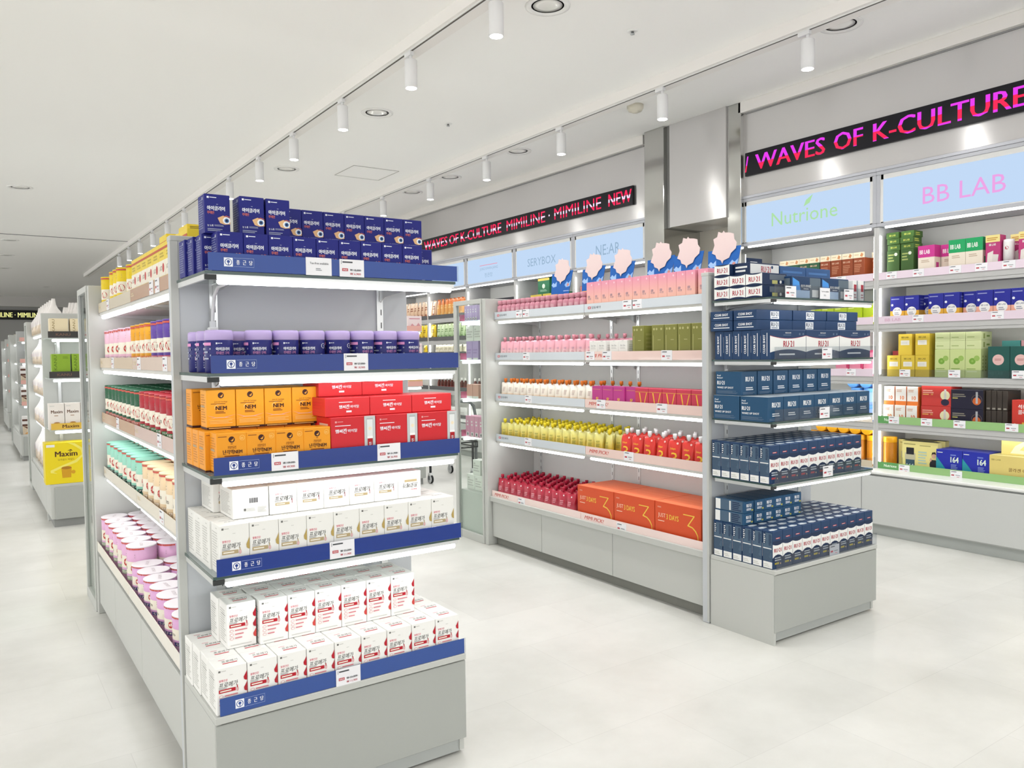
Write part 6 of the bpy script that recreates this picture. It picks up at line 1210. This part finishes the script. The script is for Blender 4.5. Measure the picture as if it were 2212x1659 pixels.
# ------------------------------------------------------------------ far wall bays: snack pouches
def bag(key, group, w, h, cols, mark, name='snack_pouch'):
    pouch(key, name, 'pouch', group, w, 0.06, h, ramp_mat('foil_' + key, cols, 0.28), mat(cols[-1][1]), [('l', 0.2, 0.5, 0.8, 0.75, 2, mat(mark)), ('e', 0.5, 0.25, 0.02, mat(mark))], cap_h=0.003, cap_r=0.02, shoulder=0.97, seed=len(key) * 7)
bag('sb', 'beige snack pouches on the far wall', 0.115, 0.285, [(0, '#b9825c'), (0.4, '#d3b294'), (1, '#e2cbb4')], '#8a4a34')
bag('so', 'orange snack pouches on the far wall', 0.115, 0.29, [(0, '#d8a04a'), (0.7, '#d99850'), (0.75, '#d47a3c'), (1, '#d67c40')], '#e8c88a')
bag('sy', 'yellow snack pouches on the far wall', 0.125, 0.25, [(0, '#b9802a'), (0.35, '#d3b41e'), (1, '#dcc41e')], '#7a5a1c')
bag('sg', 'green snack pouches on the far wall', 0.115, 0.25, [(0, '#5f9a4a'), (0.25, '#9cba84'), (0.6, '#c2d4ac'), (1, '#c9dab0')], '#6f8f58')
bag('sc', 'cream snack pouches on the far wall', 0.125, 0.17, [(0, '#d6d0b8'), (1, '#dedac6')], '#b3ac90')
XF = 5.99
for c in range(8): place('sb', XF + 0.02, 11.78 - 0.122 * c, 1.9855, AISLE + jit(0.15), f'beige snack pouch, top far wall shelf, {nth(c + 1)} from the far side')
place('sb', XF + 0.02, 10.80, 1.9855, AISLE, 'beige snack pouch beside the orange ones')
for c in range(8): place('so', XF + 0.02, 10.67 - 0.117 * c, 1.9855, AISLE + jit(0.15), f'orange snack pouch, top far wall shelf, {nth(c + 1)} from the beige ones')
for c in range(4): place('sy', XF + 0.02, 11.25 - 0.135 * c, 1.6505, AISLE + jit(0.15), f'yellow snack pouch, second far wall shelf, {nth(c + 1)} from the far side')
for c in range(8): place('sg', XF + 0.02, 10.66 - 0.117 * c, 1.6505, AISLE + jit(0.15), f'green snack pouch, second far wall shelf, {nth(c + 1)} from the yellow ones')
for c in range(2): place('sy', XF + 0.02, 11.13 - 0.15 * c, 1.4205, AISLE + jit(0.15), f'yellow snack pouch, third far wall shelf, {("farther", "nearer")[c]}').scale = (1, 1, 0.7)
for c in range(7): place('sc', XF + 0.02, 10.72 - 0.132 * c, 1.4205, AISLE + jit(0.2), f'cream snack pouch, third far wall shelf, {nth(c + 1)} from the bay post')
canister('sau', 'sauce_bottle', 'bottle', 'dark sauce bottles on the far wall', 0.032, 0.19, ([(0.95, 0), (1, 0.03), (1, 0.55), (0.5, 0.75), (0.4, 0.8)], mat('#5a2a22', 0.25)), [('r', 0.2, 0.1, 1.4, 0.3, mat('#b0302c'), 6)], ([(0.5, 0.8), (0.55, 0.82), (0.5, 0.98), (0.3, 1.0)], mat('#e2e0dc')), 'cap', 14)
for c in range(10): place('sau', XF + 0.05, 10.76 - 0.098 * c, 0.9005, AISLE, f'dark sauce bottle with white cap, lower far wall shelf, {nth(c + 1)} from the bay post')
for c in range(6): place('sau', XF + 0.05, 9.70 - 0.11 * c, 0.9005, AISLE, f'dark sauce bottle with white cap, next bay, {nth(c + 1)} from its post')
carton('blk', 'hamper_box', 'box', 'black boxes on the far wall', 0.36, 0.2, 0.21, mat('#2c2a30', 0.4), front=[('e', 0.5, 0.5, 0.06, mat('#4a4650'))])
carton('ginb', 'ginseng_box', 'box', 'green boxes on the far wall', 0.24, 0.16, 0.20, mat('#2a6a48', 0.45), front=[('r', 0, 0.85, 1, 1, mat('#c9b24a')), ('e', 0.5, 0.5, 0.03, mat('#c9d4c4')), ('l', 0.2, 0.15, 0.8, 0.3, 2, mat('#8fb49a'))])
for c in range(3): place('blk', XF + 0.02, 9.52 - 0.375 * c, 1.9855, AISLE, f'black box, top far wall shelf, {nth(c + 1)} from the orange pouches')
for c in range(3): place('ginb', XF + 0.02, 8.16 - 0.26 * c, 1.9855, AISLE, f'green box with gold lid edge, top far wall shelf, {nth(c + 1)} from the black boxes')
place('ginb', XF + 0.05, 8.04, 2.1865, AISLE, 'green box with gold lid edge, stacked on another')
carton('redb', 'ginseng_box', 'box', 'dark red boxes on the far wall', 0.26, 0.16, 0.24, mat('#7a3a34', 0.45), front=[('l', 0.2, 0.3, 0.8, 0.6, 2, mat('#b98a5a'))])
for c in range(3): place('redb', XF + 0.02, 7.15 - 0.30 * c, 1.9855, AISLE, f'dark red box beside the mirrored pillar, {nth(c + 1)} from the far side')
carton('wht', 'hamper_box', 'box', 'white boxes on the far wall base', 0.2, 0.14, 0.15, mat('#e2e2e0', 0.5), front=[('l', 0.2, 0.3, 0.8, 0.6, 2, LGY)])
for c in range(8): place('wht', XF + 0.02, 10.75 - 0.24 * c, 0.4975, AISLE, f'white box, far wall base, {nth(c + 1)} from the bay post')
for k_, v_ in KIND.items():                 # a prototype that was never set out would hang below the floor
    if not v_[3]:
        for c_ in list(v_[0].children): bpy.data.objects.remove(c_)
        bpy.data.objects.remove(v_[0])
